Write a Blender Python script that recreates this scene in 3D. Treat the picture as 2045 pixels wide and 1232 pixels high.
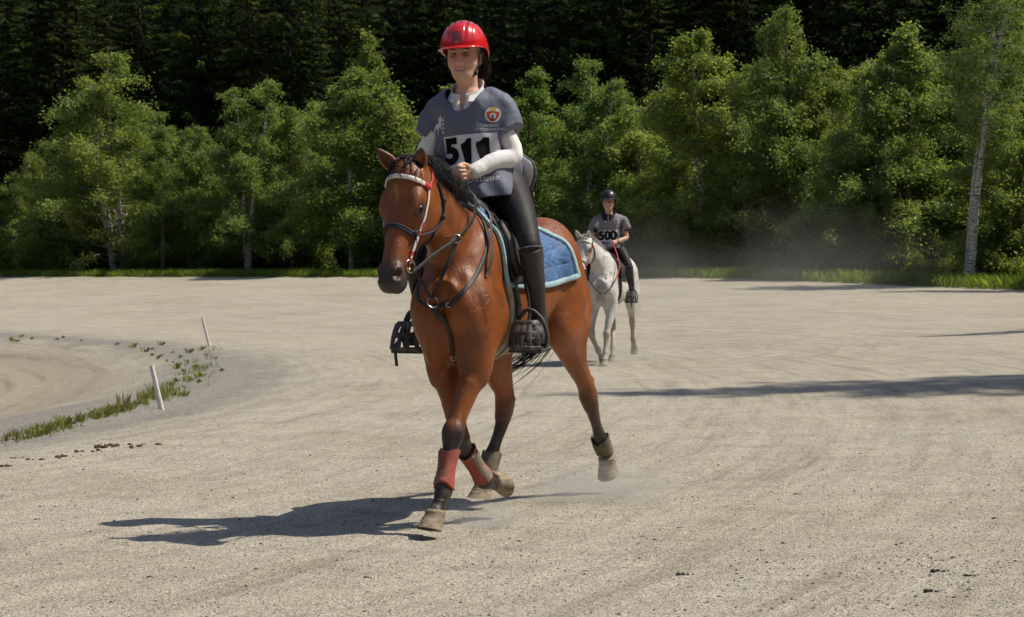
import bpy, bmesh, math, random, os
import numpy as np
from mathutils import Vector, Matrix
for _o in list(bpy.data.objects): bpy.data.objects.remove(_o)
SC = bpy.context.scene
COL = SC.collection
R = math.radians
# ---------------------------------------------------------------- camera
CAM_H = 1.2
FOCAL_PX, HORIZON = 4544.0, 548.0            # pixels of the 2045 x 1232 photograph
cd = bpy.data.cameras.new('camera'); cam = bpy.data.objects.new('camera', cd); COL.objects.link(cam)
cd.sensor_width = 36.0; cd.lens = FOCAL_PX / 2045 * 36; cd.clip_start = 0.1; cd.clip_end = 2000
cam.location = (0, 0, CAM_H)
cam.rotation_euler = (R(90) + math.atan((HORIZON - 616.0) / FOCAL_PX), 0, 0)
cd.dof.use_dof = True; cd.dof.focus_distance = 10.7; cd.dof.aperture_fstop = 16
SC.camera = cam
# ---------------------------------------------------------------- sky and sun
SUN_AZ, SUN_EL = R(85), R(55)                 # azimuth clockwise from +Y (the view direction)
w = bpy.data.worlds.new('World'); SC.world = w; w.use_nodes = True
nt = w.node_tree
bg = nt.nodes['Background']
sky = nt.nodes.new('ShaderNodeTexSky'); sky.sky_type = 'NISHITA'; sky.sun_disc = False
sky.sun_elevation = SUN_EL; sky.sun_rotation = SUN_AZ
sky.air_density = 1.0; sky.dust_density = 1.2; sky.ozone_density = 1.0
nt.links.new(sky.outputs[0], bg.inputs[0]); bg.inputs[1].default_value = 0.10
sl = bpy.data.lights.new('sun', 'SUN'); sun = bpy.data.objects.new('sun', sl); COL.objects.link(sun)
sl.energy = 4.5; sl.angle = R(0.53); sl.color = (1.0, 0.925, 0.79)
_sd = Vector((math.sin(SUN_AZ) * math.cos(SUN_EL), math.cos(SUN_AZ) * math.cos(SUN_EL), math.sin(SUN_EL)))
sun.rotation_euler = _sd.to_track_quat('Z', 'Y').to_euler(); sun.location = (20, 10, 30)
vs = SC.view_settings
vs.view_transform = 'Standard'; vs.look = 'None'; vs.exposure = 0.17; vs.gamma = 1.0; vs.use_curve_mapping = False
SC.cycles.max_bounces = 4; SC.cycles.diffuse_bounces = 3; SC.cycles.glossy_bounces = 2; SC.cycles.transmission_bounces = 2; SC.cycles.use_adaptive_sampling = True; SC.cycles.adaptive_threshold = 0.03; SC.cycles.transparent_max_bounces = 6; SC.cycles.volume_bounces = 0
SC.cycles.volume_step_rate = 2.0
# ================================================================ helpers
def V(*a): return np.array(a, float)
def unit(v):
    v = np.asarray(v, float); return v / (np.linalg.norm(v) + 1e-12)
def catmull(pts, n):
    """resample a polyline of any dimension with n samples per span"""
    P = np.asarray(pts, float); out = []
    Q = np.vstack([2*P[0]-P[1], P, 2*P[-1]-P[-2]])
    for i in range(len(P)-1):
        p0, p1, p2, p3 = Q[i:i+4]
        for t in np.linspace(0, 1, n, endpoint=False):
            out.append(.5*((2*p1)+(-p0+p2)*t+(2*p0-5*p1+4*p2-p3)*t*t+(-p0+3*p1-3*p2+p3)*t**3))
    out.append(P[-1]); return np.array(out)

class Chain:
    """tapered tube through nodes (x,y,z,r_side,r_other); side = direction of r_side"""
    def __init__(s, nodes, side=(0,1,0), k=.03, op='+', n=3):
        Nn = catmull(nodes, n) if n > 1 else np.asarray(nodes, float)
        s.side = unit(side).astype(np.float32); s.k = k; s.op = op
        m = Nn[:,3:5].max(1)[:,None]
        s.lo = (Nn[:,:3]-m).min(0); s.hi = (Nn[:,:3]+m).max(0)
        Nn = Nn.astype(np.float32); s.A, s.B = Nn[:-1], Nn[1:]; s.last = None
    def eval(s, P, Rb=None, c=None):
        best = np.full(len(P), 1e9, np.float32)
        idx = range(len(s.A))
        if c is not None and len(s.A) > 1:
            ab = s.B[:,:3]-s.A[:,:3]; q = c-s.A[:,:3]; t = np.clip((q*ab).sum(1)/((ab*ab).sum(1)+1e-12), 0, 1)
            dc = np.sqrt(((q-t[:,None]*ab)**2).sum(1)); rr = np.maximum(s.A[:,3:5].max(1), s.B[:,3:5].max(1)); rn = np.minimum(s.A[:,3:5].min(1), s.B[:,3:5].min(1))
            idx = np.nonzero(dc-rr-Rb <= (dc-rn).min()+Rb)[0]
        for i in idx: np.minimum(best, s.seg(i, P), out=best)
        return best
    def seg(s, i, P):
        a, b = s.A[i], s.B[i]; ab = b[:3]-a[:3]
        x = P[:,0]-a[0]; y = P[:,1]-a[1]; z = P[:,2]-a[2]
        t = np.clip((x*ab[0]+y*ab[1]+z*ab[2])*(1/(ab@ab+1e-12)), 0, 1)
        x -= t*ab[0]; y -= t*ab[1]; z -= t*ab[2]
        w = x*s.side[0]+y*s.side[1]+z*s.side[2]; w *= w
        qq = x*x; qq += y*y; qq += z*z; qq -= w; np.maximum(qq, 0, out=qq)
        rs = a[3]+t*(b[3]-a[3]); rs *= rs; ro = a[4]+t*(b[4]-a[4]); ro *= ro
        w /= rs; qq /= ro; k0 = w+qq; w /= rs; qq /= ro; k1 = np.sqrt(w+qq)+1e-6
        return (k0-np.sqrt(k0))/k1

class Ell:
    def __init__(s, c, r, axes=None, k=.03, op='+'):
        s.c = np.asarray(c, float); s.r = np.asarray(r, float); s.k = k; s.op = op
        s.M = np.eye(3) if axes is None else np.array([unit(a) for a in axes])
        m = s.r.max(); s.lo = s.c-m; s.hi = s.c+m
    def eval(s, P, Rb=None, c=None):
        q = ((P-s.c.astype(np.float32))@s.M.T.astype(np.float32)); a = q/s.r; k0 = np.sqrt((a*a).sum(1)); b = a/s.r; k1 = np.sqrt((b*b).sum(1))
        return np.where(k1 > 1e-9, k0*(k0-1)/(k1+1e-12), -s.r.min())

class Loft:
    """stations along an axis: (u, v_centre, half_v, half_w, egg, power)"""
    def __init__(s, o, u, v, st, k=.03, op='+'):
        s.o = np.asarray(o, float); s.u = unit(u); v = np.asarray(v, float); s.v = unit(v-s.u*(v@s.u)); s.w = np.cross(s.u, s.v)
        s.w *= np.sign(s.w[1]) if abs(s.w[1]) > 1e-6 else 1
        st = [tuple(x)+(0,)*(7-len(x)) for x in st]; S = catmull(st, 8); s.S = S; s.k = k; s.op = op
        e = np.concatenate([s.o+S[:,:1]*s.u+(S[:,1:2]+a*S[:,2:3])*s.v+b*1.3*S[:,3:4]*s.w for a in (-1, 1) for b in (-1, 1)]); s.lo = e.min(0); s.hi = e.max(0)
    def eval(s, P, Rb=None, c=None):
        q = P-s.o; u = q@s.u; v = q@s.v; w = q@s.w; S = s.S
        uc = np.clip(u, S[0,0], S[-1,0]); it = lambda j: np.interp(uc, S[:,0], S[:,j])
        hv = it(2); hw = it(3); vv = v-it(1); n = it(5); w = w-it(6)
        hw = hw*(1+it(4)*np.clip(vv/hv, -1, 1))
        a = np.abs(vv)/hv; b = np.abs(w)/hw
        rho = (a**n+b**n)**(1/n)+1e-9
        rr = np.sqrt(vv*vv+w*w)+1e-9
        d = (rho-1)*rr/rho
        d = d*np.clip(.55+.45*np.minimum(hv, hw)/np.maximum(hv, hw), .3, 1)
        du = np.abs(u-uc)
        return np.where(du > 0, np.sqrt(np.maximum(d, 0)**2+du**2)+np.minimum(d, 0)*0, d)

class Body:
    def __init__(s, prims): s.p = list(prims)
    def add(s, *p): s.p += p
    def part(s, lo, hi):
        lo = np.asarray(lo); hi = np.asarray(hi); return Body([p for p in s.p if (p.lo < hi).all() and (p.hi > lo).all()])
    def eval(s, P, Rb=None, c=None, sel=None):
        D = {None: np.full(len(P), 1e3, np.float32)}      # primitives with a grp blend with the trunk but not with other groups
        for i, pr in enumerate(s.p):
            if sel is not None and not sel[i]: continue
            g = getattr(pr, 'grp', None)
            if g not in D: D[g] = D[None].copy()
            d = D[g]; e = pr.eval(P, Rb, c); k = pr.k
            if pr.op != '+': e = -e if pr.op == '-' else e; d = -d; e = -e
            h = np.maximum(k-np.abs(d-e), 0)/k; d = np.minimum(d, e)-h*h*(k*.25)
            D[g] = -d if pr.op != '+' else d
        out = D.pop(None)
        for d in D.values(): out = np.minimum(out, d)
        return out
    def f(s, P):
        P = np.atleast_2d(np.asarray(P, float)); return s.eval(P)
    def grad(s, P, e=.004):
        P = np.atleast_2d(np.asarray(P, float)); g = np.zeros_like(P)
        for j in range(3):
            D = np.zeros(3); D[j] = e; g[:,j] = s.f(P+D)-s.f(P-D)
        return g/(np.linalg.norm(g, axis=1)[:,None]+1e-12)
    def snap(s, P, off=0., it=6):
        """move points along the gradient onto the surface (plus off)"""
        P = np.atleast_2d(np.asarray(P, float)).copy()
        for _ in range(it):
            d = s.f(P)-off; P -= s.grad(P)*np.clip(d, -.08, .08)[:,None]*.9
        return P
    def cast(s, P, D, off=0., tmax=1.2):
        """sphere-trace from P along D to the surface, stop at off"""
        P = np.atleast_2d(np.asarray(P, float)).copy(); D = np.broadcast_to(np.asarray(D, float), P.shape)
        D = D/np.linalg.norm(D, axis=1)[:,None]; t = np.zeros(len(P))
        for _ in range(26):
            d = s.f(P+D*t[:,None])-off; t = np.clip(t+d*.8, 0, tmax)
        return P+D*t[:,None]

class Fn:
    """any function of points as a primitive"""
    def __init__(s, f, lo=(-9,)*3, hi=(9,)*3, k=.01, op='+'): s.fn = f; s.lo = np.asarray(lo, float); s.hi = np.asarray(hi, float); s.k = k; s.op = op
    def eval(s, P, Rb=None, c=None): return s.fn(P).astype(np.float32)
def plane(p, n, op='&', k=.004):
    n = unit(n).astype(np.float32); p = np.asarray(p, np.float32); return Fn(lambda P: (P-p)@n, k=k, op=op)
def polygonise(body, h, lo=None, hi=None, relax=1, C=4, G=5):
    """surface nets; coarse pass finds the cells near the surface, fine pass samples only those"""
    pr = body.p; add = [p for p in pr if p.op == '+']
    if lo is None: lo = np.min([p.lo for p in add], 0)-.03; hi = np.max([p.hi for p in add], 0)+.03
    lo = np.asarray(lo, float); hi = np.asarray(hi, float)
    H = h*C; nb = np.ceil((hi-lo)/(H*G)).astype(int); n = nb*G
    isadd = np.array([p.op == '+' for p in pr]); kk = np.array([p.k for p in pr]); inter = np.array([p.op == '&' for p in pr])
    g = np.stack(np.meshgrid(*[np.arange(i) for i in nb], indexing='ij'), -1).reshape(-1, 3)
    gc = (lo+(g+.5)*H*G).astype(np.float32); Rg = H*G*math.sqrt(3)/2
    # lower bound of every primitive at the group centres, from its box
    PD = np.stack([p.eval(gc) for p in pr], 1)
    dmin = np.where(isadd, PD, 1e9).min(1)
    ax = np.arange(G); co = np.stack(np.meshgrid(ax, ax, ax, indexing='ij'), -1).reshape(-1, 3)
    D = np.full(n, 1.0, np.float32); dense = []
    fx = np.arange(C); fo = np.stack(np.meshgrid(fx, fx, fx, indexing='ij'), -1).reshape(-1, 3)
    F = None; todo = []
    for bi in np.nonzero(dmin < Rg*1.6+.05)[0]:
        sel = np.where(isadd, PD[bi] < dmin[bi]+2.4*Rg+kk, PD[bi] < 1.6*Rg+kk+.02) | inter
        cc = g[bi]*G+co; d = body.eval((lo+(cc+.5)*H).astype(np.float32), Rg, gc[bi], sel)
        D[tuple(cc.T)] = d
        near = np.abs(d) < H*1.25
        if near.any(): todo.append((bi, sel, cc[near]))
    F = np.repeat(np.repeat(np.repeat(D, C, 0), C, 1), C, 2)
    for bi, sel, cc in todo:
        nd = (cc[:,None]*C+fo[None]).reshape(-1, 3)
        F[tuple(nd.T)] = body.eval((lo+nd*h).astype(np.float32), Rg, gc[bi], sel)
    neg = F < 0; nx, ny, nz = [i-1 for i in F.shape]
    cnt = np.zeros((nx, ny, nz), np.int8)
    E8 = np.array([[i, j, k] for i in (0,1) for j in (0,1) for k in (0,1)])
    for i, j, k in E8: cnt += neg[i:i+nx, j:j+ny, k:k+nz]
    act = np.argwhere((cnt > 0) & (cnt < 8)); idm = np.full((nx, ny, nz), -1, np.int32); idm[tuple(act.T)] = np.arange(len(act))
    acc = np.zeros((len(act), 3)); cn = np.zeros(len(act))
    for a in range(8):
        for d in range(3):
            if E8[a][d]: continue
            b = E8[a].copy(); b[d] = 1
            fa = F[tuple((act+E8[a]).T)]; fb = F[tuple((act+b).T)]; cr = (fa < 0) != (fb < 0)
            p = E8[a]+np.zeros((len(act), 3)); p[:,d] = np.where(cr, fa/np.where(cr, fa-fb, 1), 0)
            acc += p*cr[:,None]; cn += cr
    cpos = lo+(act+acc/cn[:,None])*h; quads = []
    for d in range(3):
        sl = [slice(1, m) for m in (nx, ny, nz)]; s2 = list(sl); s2[d] = slice(2, (nx, ny, nz)[d]+1)
        a, b = neg[tuple(sl)], neg[tuple(s2)]; e = np.argwhere(a != b); sg = a[tuple(e.T)]; e = e+1
        j, k = [(1,2), (2,0), (0,1)][d]; q = []
        for dj, dk in ((-1,-1), (0,-1), (0,0), (-1,0)):
            c = e.copy(); c[:,j] += dj; c[:,k] += dk; q.append(idm[tuple(c.T)])
        q = np.stack(q, 1); ok = (q >= 0).all(1); q = q[ok]; sg = sg[ok]; q[~sg] = q[~sg][:, ::-1]; quads.append(q)
    Q = np.concatenate(quads)
    for _ in range(relax):
        acc = np.zeros_like(cpos); n = np.zeros(len(cpos))
        for a, b in ((0,1), (1,2), (2,3), (3,0)):
            np.add.at(acc, Q[:,a], cpos[Q[:,b]]); np.add.at(n, Q[:,a], 1)
            np.add.at(acc, Q[:,b], cpos[Q[:,a]]); np.add.at(n, Q[:,b], 1)
        cpos = cpos*.45+acc/np.maximum(n, 1)[:,None]*.55
    return cpos, Q

from mathutils.bvhtree import BVHTree
class Surf:
    """fast queries on a finished mesh: signed distance, normals, snapping, casting"""
    def __init__(s, v, q):
        s.v = np.asarray(v, float); s.q = np.asarray(q); s.t = BVHTree.FromPolygons(s.v.tolist(), s.q.tolist())
        a, b, c, d = (s.v[s.q[:,i]] for i in range(4)); fn = np.cross(c-a, d-b); vn = np.zeros_like(s.v)
        for i in range(4): np.add.at(vn, s.q[:,i], fn)
        s.vn = vn/(np.linalg.norm(vn, axis=1)[:,None]+1e-12)
        m = np.zeros_like(vn); 
        for _ in range(3):
            m[:] = 0
            fm = s.vn[s.q].mean(1)
            for i in range(4): np.add.at(m, s.q[:,i], fm)
            s.vn = m/(np.linalg.norm(m, axis=1)[:,None]+1e-12)
    def near(s, P):
        P = np.atleast_2d(np.asarray(P, float)); C = np.zeros_like(P); Nn = np.zeros_like(P)
        for i, p in enumerate(P):
            co, n, k, d = s.t.find_nearest(p.tolist()); C[i] = co; Nn[i] = s.vn[s.q[k]].mean(0)
        return C, Nn/(np.linalg.norm(Nn, axis=1)[:,None]+1e-12)
    def f(s, P):
        P = np.atleast_2d(np.asarray(P, float)); C, Nn = s.near(P); d = np.linalg.norm(P-C, axis=1); return np.where(((P-C)*Nn).sum(1) >= 0, d, -d)
    def grad(s, P): return s.near(P)[1]
    def snap(s, P, off=0.): C, Nn = s.near(P); return C+Nn*off
    def cast(s, P, D, off=0., tmax=1.2):
        P = np.atleast_2d(np.asarray(P, float)); D = np.broadcast_to(np.asarray(D, float), P.shape); out = P.copy()
        for i in range(len(P)):
            co, n, k, d = s.t.ray_cast(P[i].tolist(), D[i].tolist()); 
            if co is None: co, n, k, d = s.t.find_nearest(P[i].tolist())
            out[i] = np.array(co)+s.vn[s.q[k]].mean(0)*off
        return out
    def clear(s, P, off):
        """push points that are closer than off out of the body"""
        C, Nn = s.near(P); d = ((P-C)*Nn).sum(1); return np.where((d < off)[:,None], C+Nn*off, P)
def relax_path(P, n=6):
    P = np.asarray(P, float).copy()
    for _ in range(n): P[1:-1] = P[1:-1]*.5+(P[:-2]+P[2:])*.25
    return P

# ---------------------------------------------------------------- object helpers
def tag(o, label=None, cat=None, group=None, kind=None):
    if label: o['label'] = label
    if cat: o['category'] = cat
    if group: o['group'] = group
    if kind: o['kind'] = kind
    return o
def mesh_obj(name, verts, faces, mat=None, parent=None, smooth=True, col=None, matrix=None):
    me = bpy.data.meshes.new(name)
    verts = np.asarray(verts, float)
    F = faces if not isinstance(faces, np.ndarray) else faces.tolist()
    me.from_pydata(verts.tolist(), [], F); me.validate()
    if smooth: me.polygons.foreach_set('use_smooth', [True]*len(me.polygons))
    if col is not None:
        at = me.attributes.new('tint', 'FLOAT_COLOR', 'POINT')
        c = np.ones((len(verts), 4)); c[:,:3] = col; at.data.foreach_set('color', c.ravel())
    if mat is not None:
        for m in (mat if isinstance(mat, (list, tuple)) else [mat]): me.materials.append(m)
    o = bpy.data.objects.new(name, me); COL.objects.link(o)
    if parent is not None: o.parent = parent
    if matrix is not None: o.matrix_world = matrix
    return o
def empty(name, matrix=None, loc=None):
    o = bpy.data.objects.new(name, None); COL.objects.link(o); o.empty_display_size = .1
    if matrix is not None: o.matrix_world = matrix
    if loc is not None: o.location = loc
    return o
def copy_tree(o, parent=None):
    c = o.copy(); COL.objects.link(c); c.parent = parent
    for ch in list(o.children): copy_tree(ch, c)
    return c
class MB:
    """collects geometry for one mesh"""
    def __init__(s): s.v = []; s.f = []; s.n = 0
    def add(s, v, f):
        v = np.asarray(v, float); s.v.append(v); s.f += [tuple(i+s.n for i in q) for q in (f.tolist() if isinstance(f, np.ndarray) else f)]; s.n += len(v); return s
    def grid(s, G, closed_u=False, closed_v=False):
        G = np.asarray(G, float); a, b = G.shape[:2]; f = []
        for i in range(a if closed_u else a-1):
            for j in range(b if closed_v else b-1):
                i2 = (i+1) % a; j2 = (j+1) % b
                f.append((i*b+j, i2*b+j, i2*b+j2, i*b+j2))
        return s.add(G.reshape(-1, 3), f)
    def tube(s, pts, r, n=8, cap=True, flat=None, side=None, res=1):
        """round or (flat=(half_width, half_thick), side=normal per point) strap along pts"""
        P = np.asarray(pts, float)
        if res > 1:
            if side is not None and np.ndim(side) == 2: side = catmull(side, res)
            if np.ndim(r) == 1: r = catmull(np.asarray(r)[:,None], res)[:,0]
            P = catmull(P, res)
        T = np.gradient(P, axis=0); T /= np.linalg.norm(T, axis=1)[:,None]+1e-12
        rr = np.broadcast_to(np.asarray(r, float), (len(P),))
        if side is None:
            N = np.zeros_like(P); ref = V(0,0,1) if abs(T[0][2]) < .9 else V(1,0,0)
            nrm = unit(np.cross(T[0], ref))
            for i in range(len(P)):
                nrm = unit(nrm-T[i]*(nrm@T[i])); N[i] = nrm
        else:
            N = np.broadcast_to(np.asarray(side, float), P.shape); N = N-T*(N*T).sum(1)[:,None]; N = N/(np.linalg.norm(N, axis=1)[:,None]+1e-12)
        W = np.cross(T, N)
        if flat is None:
            a = np.linspace(0, 2*math.pi, n, endpoint=False)
            G = P[:,None]+rr[:,None,None]*(np.cos(a)[None,:,None]*N[:,None]+np.sin(a)[None,:,None]*W[:,None])
        else:
            hw, ht = flat
            pr = np.array([(-1,-.6), (-.85,-1), (.85,-1), (1,-.6), (1,.6), (.85,1), (-.85,1), (-1,.6)]); n = 8
            G = P[:,None]+rr[:,None,None]*(pr[None,:,:1]*hw*W[:,None]+pr[None,:,1:]*ht*N[:,None])
        n0 = s.n; s.grid(G, closed_v=True)
        if cap:
            s.f.append(tuple(n0+j for j in range(n))[::-1]); s.f.append(tuple(n0+(len(P)-1)*n+j for j in range(n)))
        return s
    def ring(s, c, nrm, Rr, r, n=20, m=6, ell=1.0, upv=None):
        nrm = unit(nrm); ref = V(0,0,1) if upv is None else np.asarray(upv, float)
        a = unit(ref-nrm*(ref@nrm)); b = np.cross(nrm, a)
        t = np.linspace(0, 2*math.pi, n, endpoint=False); ph = np.linspace(0, 2*math.pi, m, endpoint=False)
        G = np.zeros((n, m, 3))
        for i, x in enumerate(t):
            d = a*math.cos(x)*ell+b*math.sin(x)
            for j, p in enumerate(ph): G[i,j] = np.asarray(c)+d*Rr+unit(d)*r*math.cos(p)+nrm*r*math.sin(p)
        return s.grid(G, closed_u=True, closed_v=True)
    def ellipsoid(s, c, r, axes=None, nu=12, nv=8):
        M = np.eye(3) if axes is None else np.array([unit(a) for a in axes])
        G = np.zeros((nv+1, nu, 3))
        for i in range(nv+1):
            for j in range(nu):
                th = math.pi*i/nv; ph = 2*math.pi*j/nu
                q = V(math.sin(th)*math.cos(ph), math.sin(th)*math.sin(ph), math.cos(th))*np.asarray(r); G[i,j] = np.asarray(c)+q@M
        return s.grid(G, closed_v=True)
    def box(s, c, half, axes=None):
        M = np.eye(3) if axes is None else np.array([unit(a) for a in axes])
        v = np.array([[x, y, z] for x in (-1,1) for y in (-1,1) for z in (-1,1)], float)*np.asarray(half)@M+np.asarray(c)
        return s.add(v, [(0,1,3,2), (4,6,7,5), (0,4,5,1), (2,3,7,6), (0,2,6,4), (1,5,7,3)])
    def build(s, name, mat, parent=None, smooth=True, matrix=None, col=None):
        return mesh_obj(name, np.concatenate(s.v), s.f, mat, parent, smooth, col, matrix)
def thick(G, N, t):
    """closed slab from a grid of points, per-point normals and a thickness"""
    G = np.asarray(G, float); a, b = G.shape[:2]; mb = MB()
    up = G+N*t; v = np.concatenate([G.reshape(-1,3), up.reshape(-1,3)]); f = []; o = a*b
    for i in range(a-1):
        for j in range(b-1):
            q = (i*b+j, (i+1)*b+j, (i+1)*b+j+1, i*b+j+1); f.append(q[::-1]); f.append(tuple(x+o for x in q))
    rim = [(i, 0) for i in range(a)]+[(a-1, j) for j in range(1, b)]+[(i, b-1) for i in range(a-2, -1, -1)]+[(0, j) for j in range(b-2, 0, -1)]
    rim = [i*b+j for i, j in rim]
    for p, q in zip(rim, rim[1:]+rim[:1]): f.append((p, q, q+o, p+o))
    return mb.add(v, f)

# ---------------------------------------------------------------- materials
class N:
    def __init__(s, name):
        s.m = bpy.data.materials.new(name); s.m.use_nodes = True; s.t = s.m.node_tree; s.b = s.t.nodes['Principled BSDF']; s.out = s.t.nodes['Material Output']
    def n(s, typ, **kw):
        x = s.t.nodes.new('ShaderNode'+typ)
        for k, v in kw.items():
            if k.startswith('i_'): x.inputs[k[2:].replace('_', ' ')].default_value = v
            elif k.startswith('n_'): x.inputs[int(k[2:])].default_value = v
            else: setattr(x, k, v)
        return x
    def l(s, a, b): s.t.links.new(a, b)
    def coord(s, kind='Object', scale=None, rot=None):
        c = s.n('TexCoord').outputs[kind]
        if scale is None: return c
        m = s.n('Mapping'); m.inputs['Scale'].default_value = scale
        if rot: m.inputs['Rotation'].default_value = rot
        s.l(c, m.inputs[0]); return m.outputs[0]
    def noise(s, vec, scale, detail=4, rough=.55, out='Fac'):
        x = s.n('TexNoise'); x.inputs['Scale'].default_value = scale; x.inputs['Detail'].default_value = detail; x.inputs['Roughness'].default_value = rough
        s.l(vec, x.inputs['Vector']); return x.outputs[out]
    def ramp(s, fac, stops):
        r = s.n('ValToRGB'); e = r.color_ramp.elements
        while len(e) < len(stops): e.new(.5)
        for x, (p, c) in zip(e, stops): x.position = p; x.color = (*c, 1) if len(c) == 3 else c
        s.l(fac, r.inputs[0]); return r.outputs[0]
    def mix(s, fac, a, b, mode='MIX'):
        x = s.n('MixRGB', blend_type=mode)
        for i, q in ((0, fac), (1, a), (2, b)):
            if isinstance(q, bpy.types.NodeSocket): s.l(q, x.inputs[i])
            else: x.inputs[i].default_value = q if i == 0 else ((*q, 1) if len(q) == 3 else q)
        return x.outputs[0]
    def math(s, op, a, b=None, clamp=False):
        x = s.n('Math', operation=op, use_clamp=clamp)
        for i, q in enumerate((a, b)):
            if q is None: continue
            if isinstance(q, bpy.types.NodeSocket): s.l(q, x.inputs[i])
            else: x.inputs[i].default_value = q
        return x.outputs[0]
    def bump(s, h, strength=.3, dist=.01, prev=None):
        x = s.n('Bump'); x.inputs['Strength'].default_value = strength; x.inputs['Distance'].default_value = dist
        s.l(h, x.inputs['Height'])
        if prev is not None: s.l(prev, x.inputs['Normal'])
        s.l(x.outputs[0], s.b.inputs['Normal']); return x.outputs[0]
    def base(s, c):
        if isinstance(c, bpy.types.NodeSocket): s.l(c, s.b.inputs['Base Color'])
        else: s.b.inputs['Base Color'].default_value = (*c, 1)
    def set(s, **kw):
        for k, v in kw.items(): s.b.inputs[k.replace('_', ' ')].default_value = v
def simple(name, c, rough=.6, var=.12, scale=30, bump=.15, bscale=None, metal=0, dist=.003, spec=.5, dirt=None):
    """plain material with tonal variation, fine relief and optional dust"""
    m = N(name); co = m.coord()
    n1 = m.noise(co, scale, 5); hi = tuple(min(1, x*(1+var)) for x in c); lo = tuple(x*(1-var) for x in c)
    col = m.ramp(n1, [(.3, lo), (.7, hi)])
    if dirt:
        dc, amt = dirt; n3 = m.noise(co, scale*.35, 6, .65); col = m.mix(m.ramp(n3, [(.45, (0,0,0)), (.75, (amt,)*3)]), col, dc)
    m.base(col); m.set(Roughness=rough, Metallic=metal, Specular_IOR_Level=spec)
    if bump: m.bump(m.noise(co, bscale or scale*6, 3), bump, dist)
    return m.m
# ================================================================ terrain: a banked bend round a centre on the left
CX, CY = -44.0, 25.0
R_IN, R_OUT = 41.0, 65.6
def softplus(x, s): return s*np.log1p(np.exp(np.clip(x/s, -40, 40)))
def sstep(a, b, x): t = np.clip((x-a)/(b-a), 0, 1); return t*t*(3-2*t)
def hnoise(X, Y, s, seed):
    r = np.random.RandomState(seed); z = 0*X
    for i in range(7):
        a = r.uniform(0, 6.283); k = s*r.uniform(.6, 1.7); z = z+np.sin((X*np.cos(a)+Y*np.sin(a))*k+r.uniform(0, 6.28)+1.3*np.sin((X*np.sin(a)-Y*np.cos(a))*k*.7))
    return z/7
def ground_z(X, Y):
    X = np.asarray(X, float); Y = np.asarray(Y, float); r = np.hypot(X-CX, Y-CY)
    z = .0600*(softplus(r-47.5, 1.2)-softplus(r-R_OUT-.3, .4))*(1-.34*sstep(4, 16, X))
    z = z+.10*sstep(R_OUT-.1, R_OUT+.8, r)+.05*np.maximum(r-68, 0)+.75*softplus(r-103, 3)*sstep(420, 130, r)
    z = z-.10*sstep(42.2, 40.8, r)+.05*sstep(40.9, 40.5, r)*sstep(39.4, 39.9, r)-.30*sstep(40.0, 37.8, r)
    trk = sstep(R_OUT, R_OUT-1, r)*sstep(36.0, 37, r)
    z = z+trk*(.012*hnoise(X, Y, 3.1, 1)+.02*hnoise(X, Y, .7, 4))
    z = z+trk*sstep(34, 20, Y)*.010*np.minimum(0, hnoise(X*1.0, Y*1.0, 11, 31)+.25*hnoise(X, Y, 27, 32)+.12)*(hnoise(X, Y, .8, 33) > -.1)
    near = sstep(22, 15, Y)*sstep(3, 5, Y)
    z = z+near*(.005*hnoise(X, Y, 14, 2)+.0032*hnoise(X, Y, 33, 3))
    z = z+.0035*trk*np.sin(r*14+1.5*np.sin(X*.4+Y*.3))*(.5+hnoise(X, Y, .9, 9))
    return z
def axis(segs):
    out = []
    for a, b, st in segs: out += list(np.arange(a, b-1e-6, st))
    return np.array(out+[segs[-1][1]])
gx = np.concatenate([-np.geomspace(14, 420, 34)[::-1], axis([(-13.5, -3.6, .22), (-3.6, 3.6, .05), (3.6, 16, .22)]), np.geomspace(16.5, 420, 34)])
gy = np.concatenate([-np.geomspace(1, 300, 22)[::-1], axis([(0, 6.8, .4), (6.8, 15, .05), (15, 30, .12), (30, 60, .3), (60, 100, .7)]), np.geomspace(101, 700, 30)])
XX, YY = np.meshgrid(gx, gy, indexing='ij'); ZZ = ground_z(XX, YY)
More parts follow.
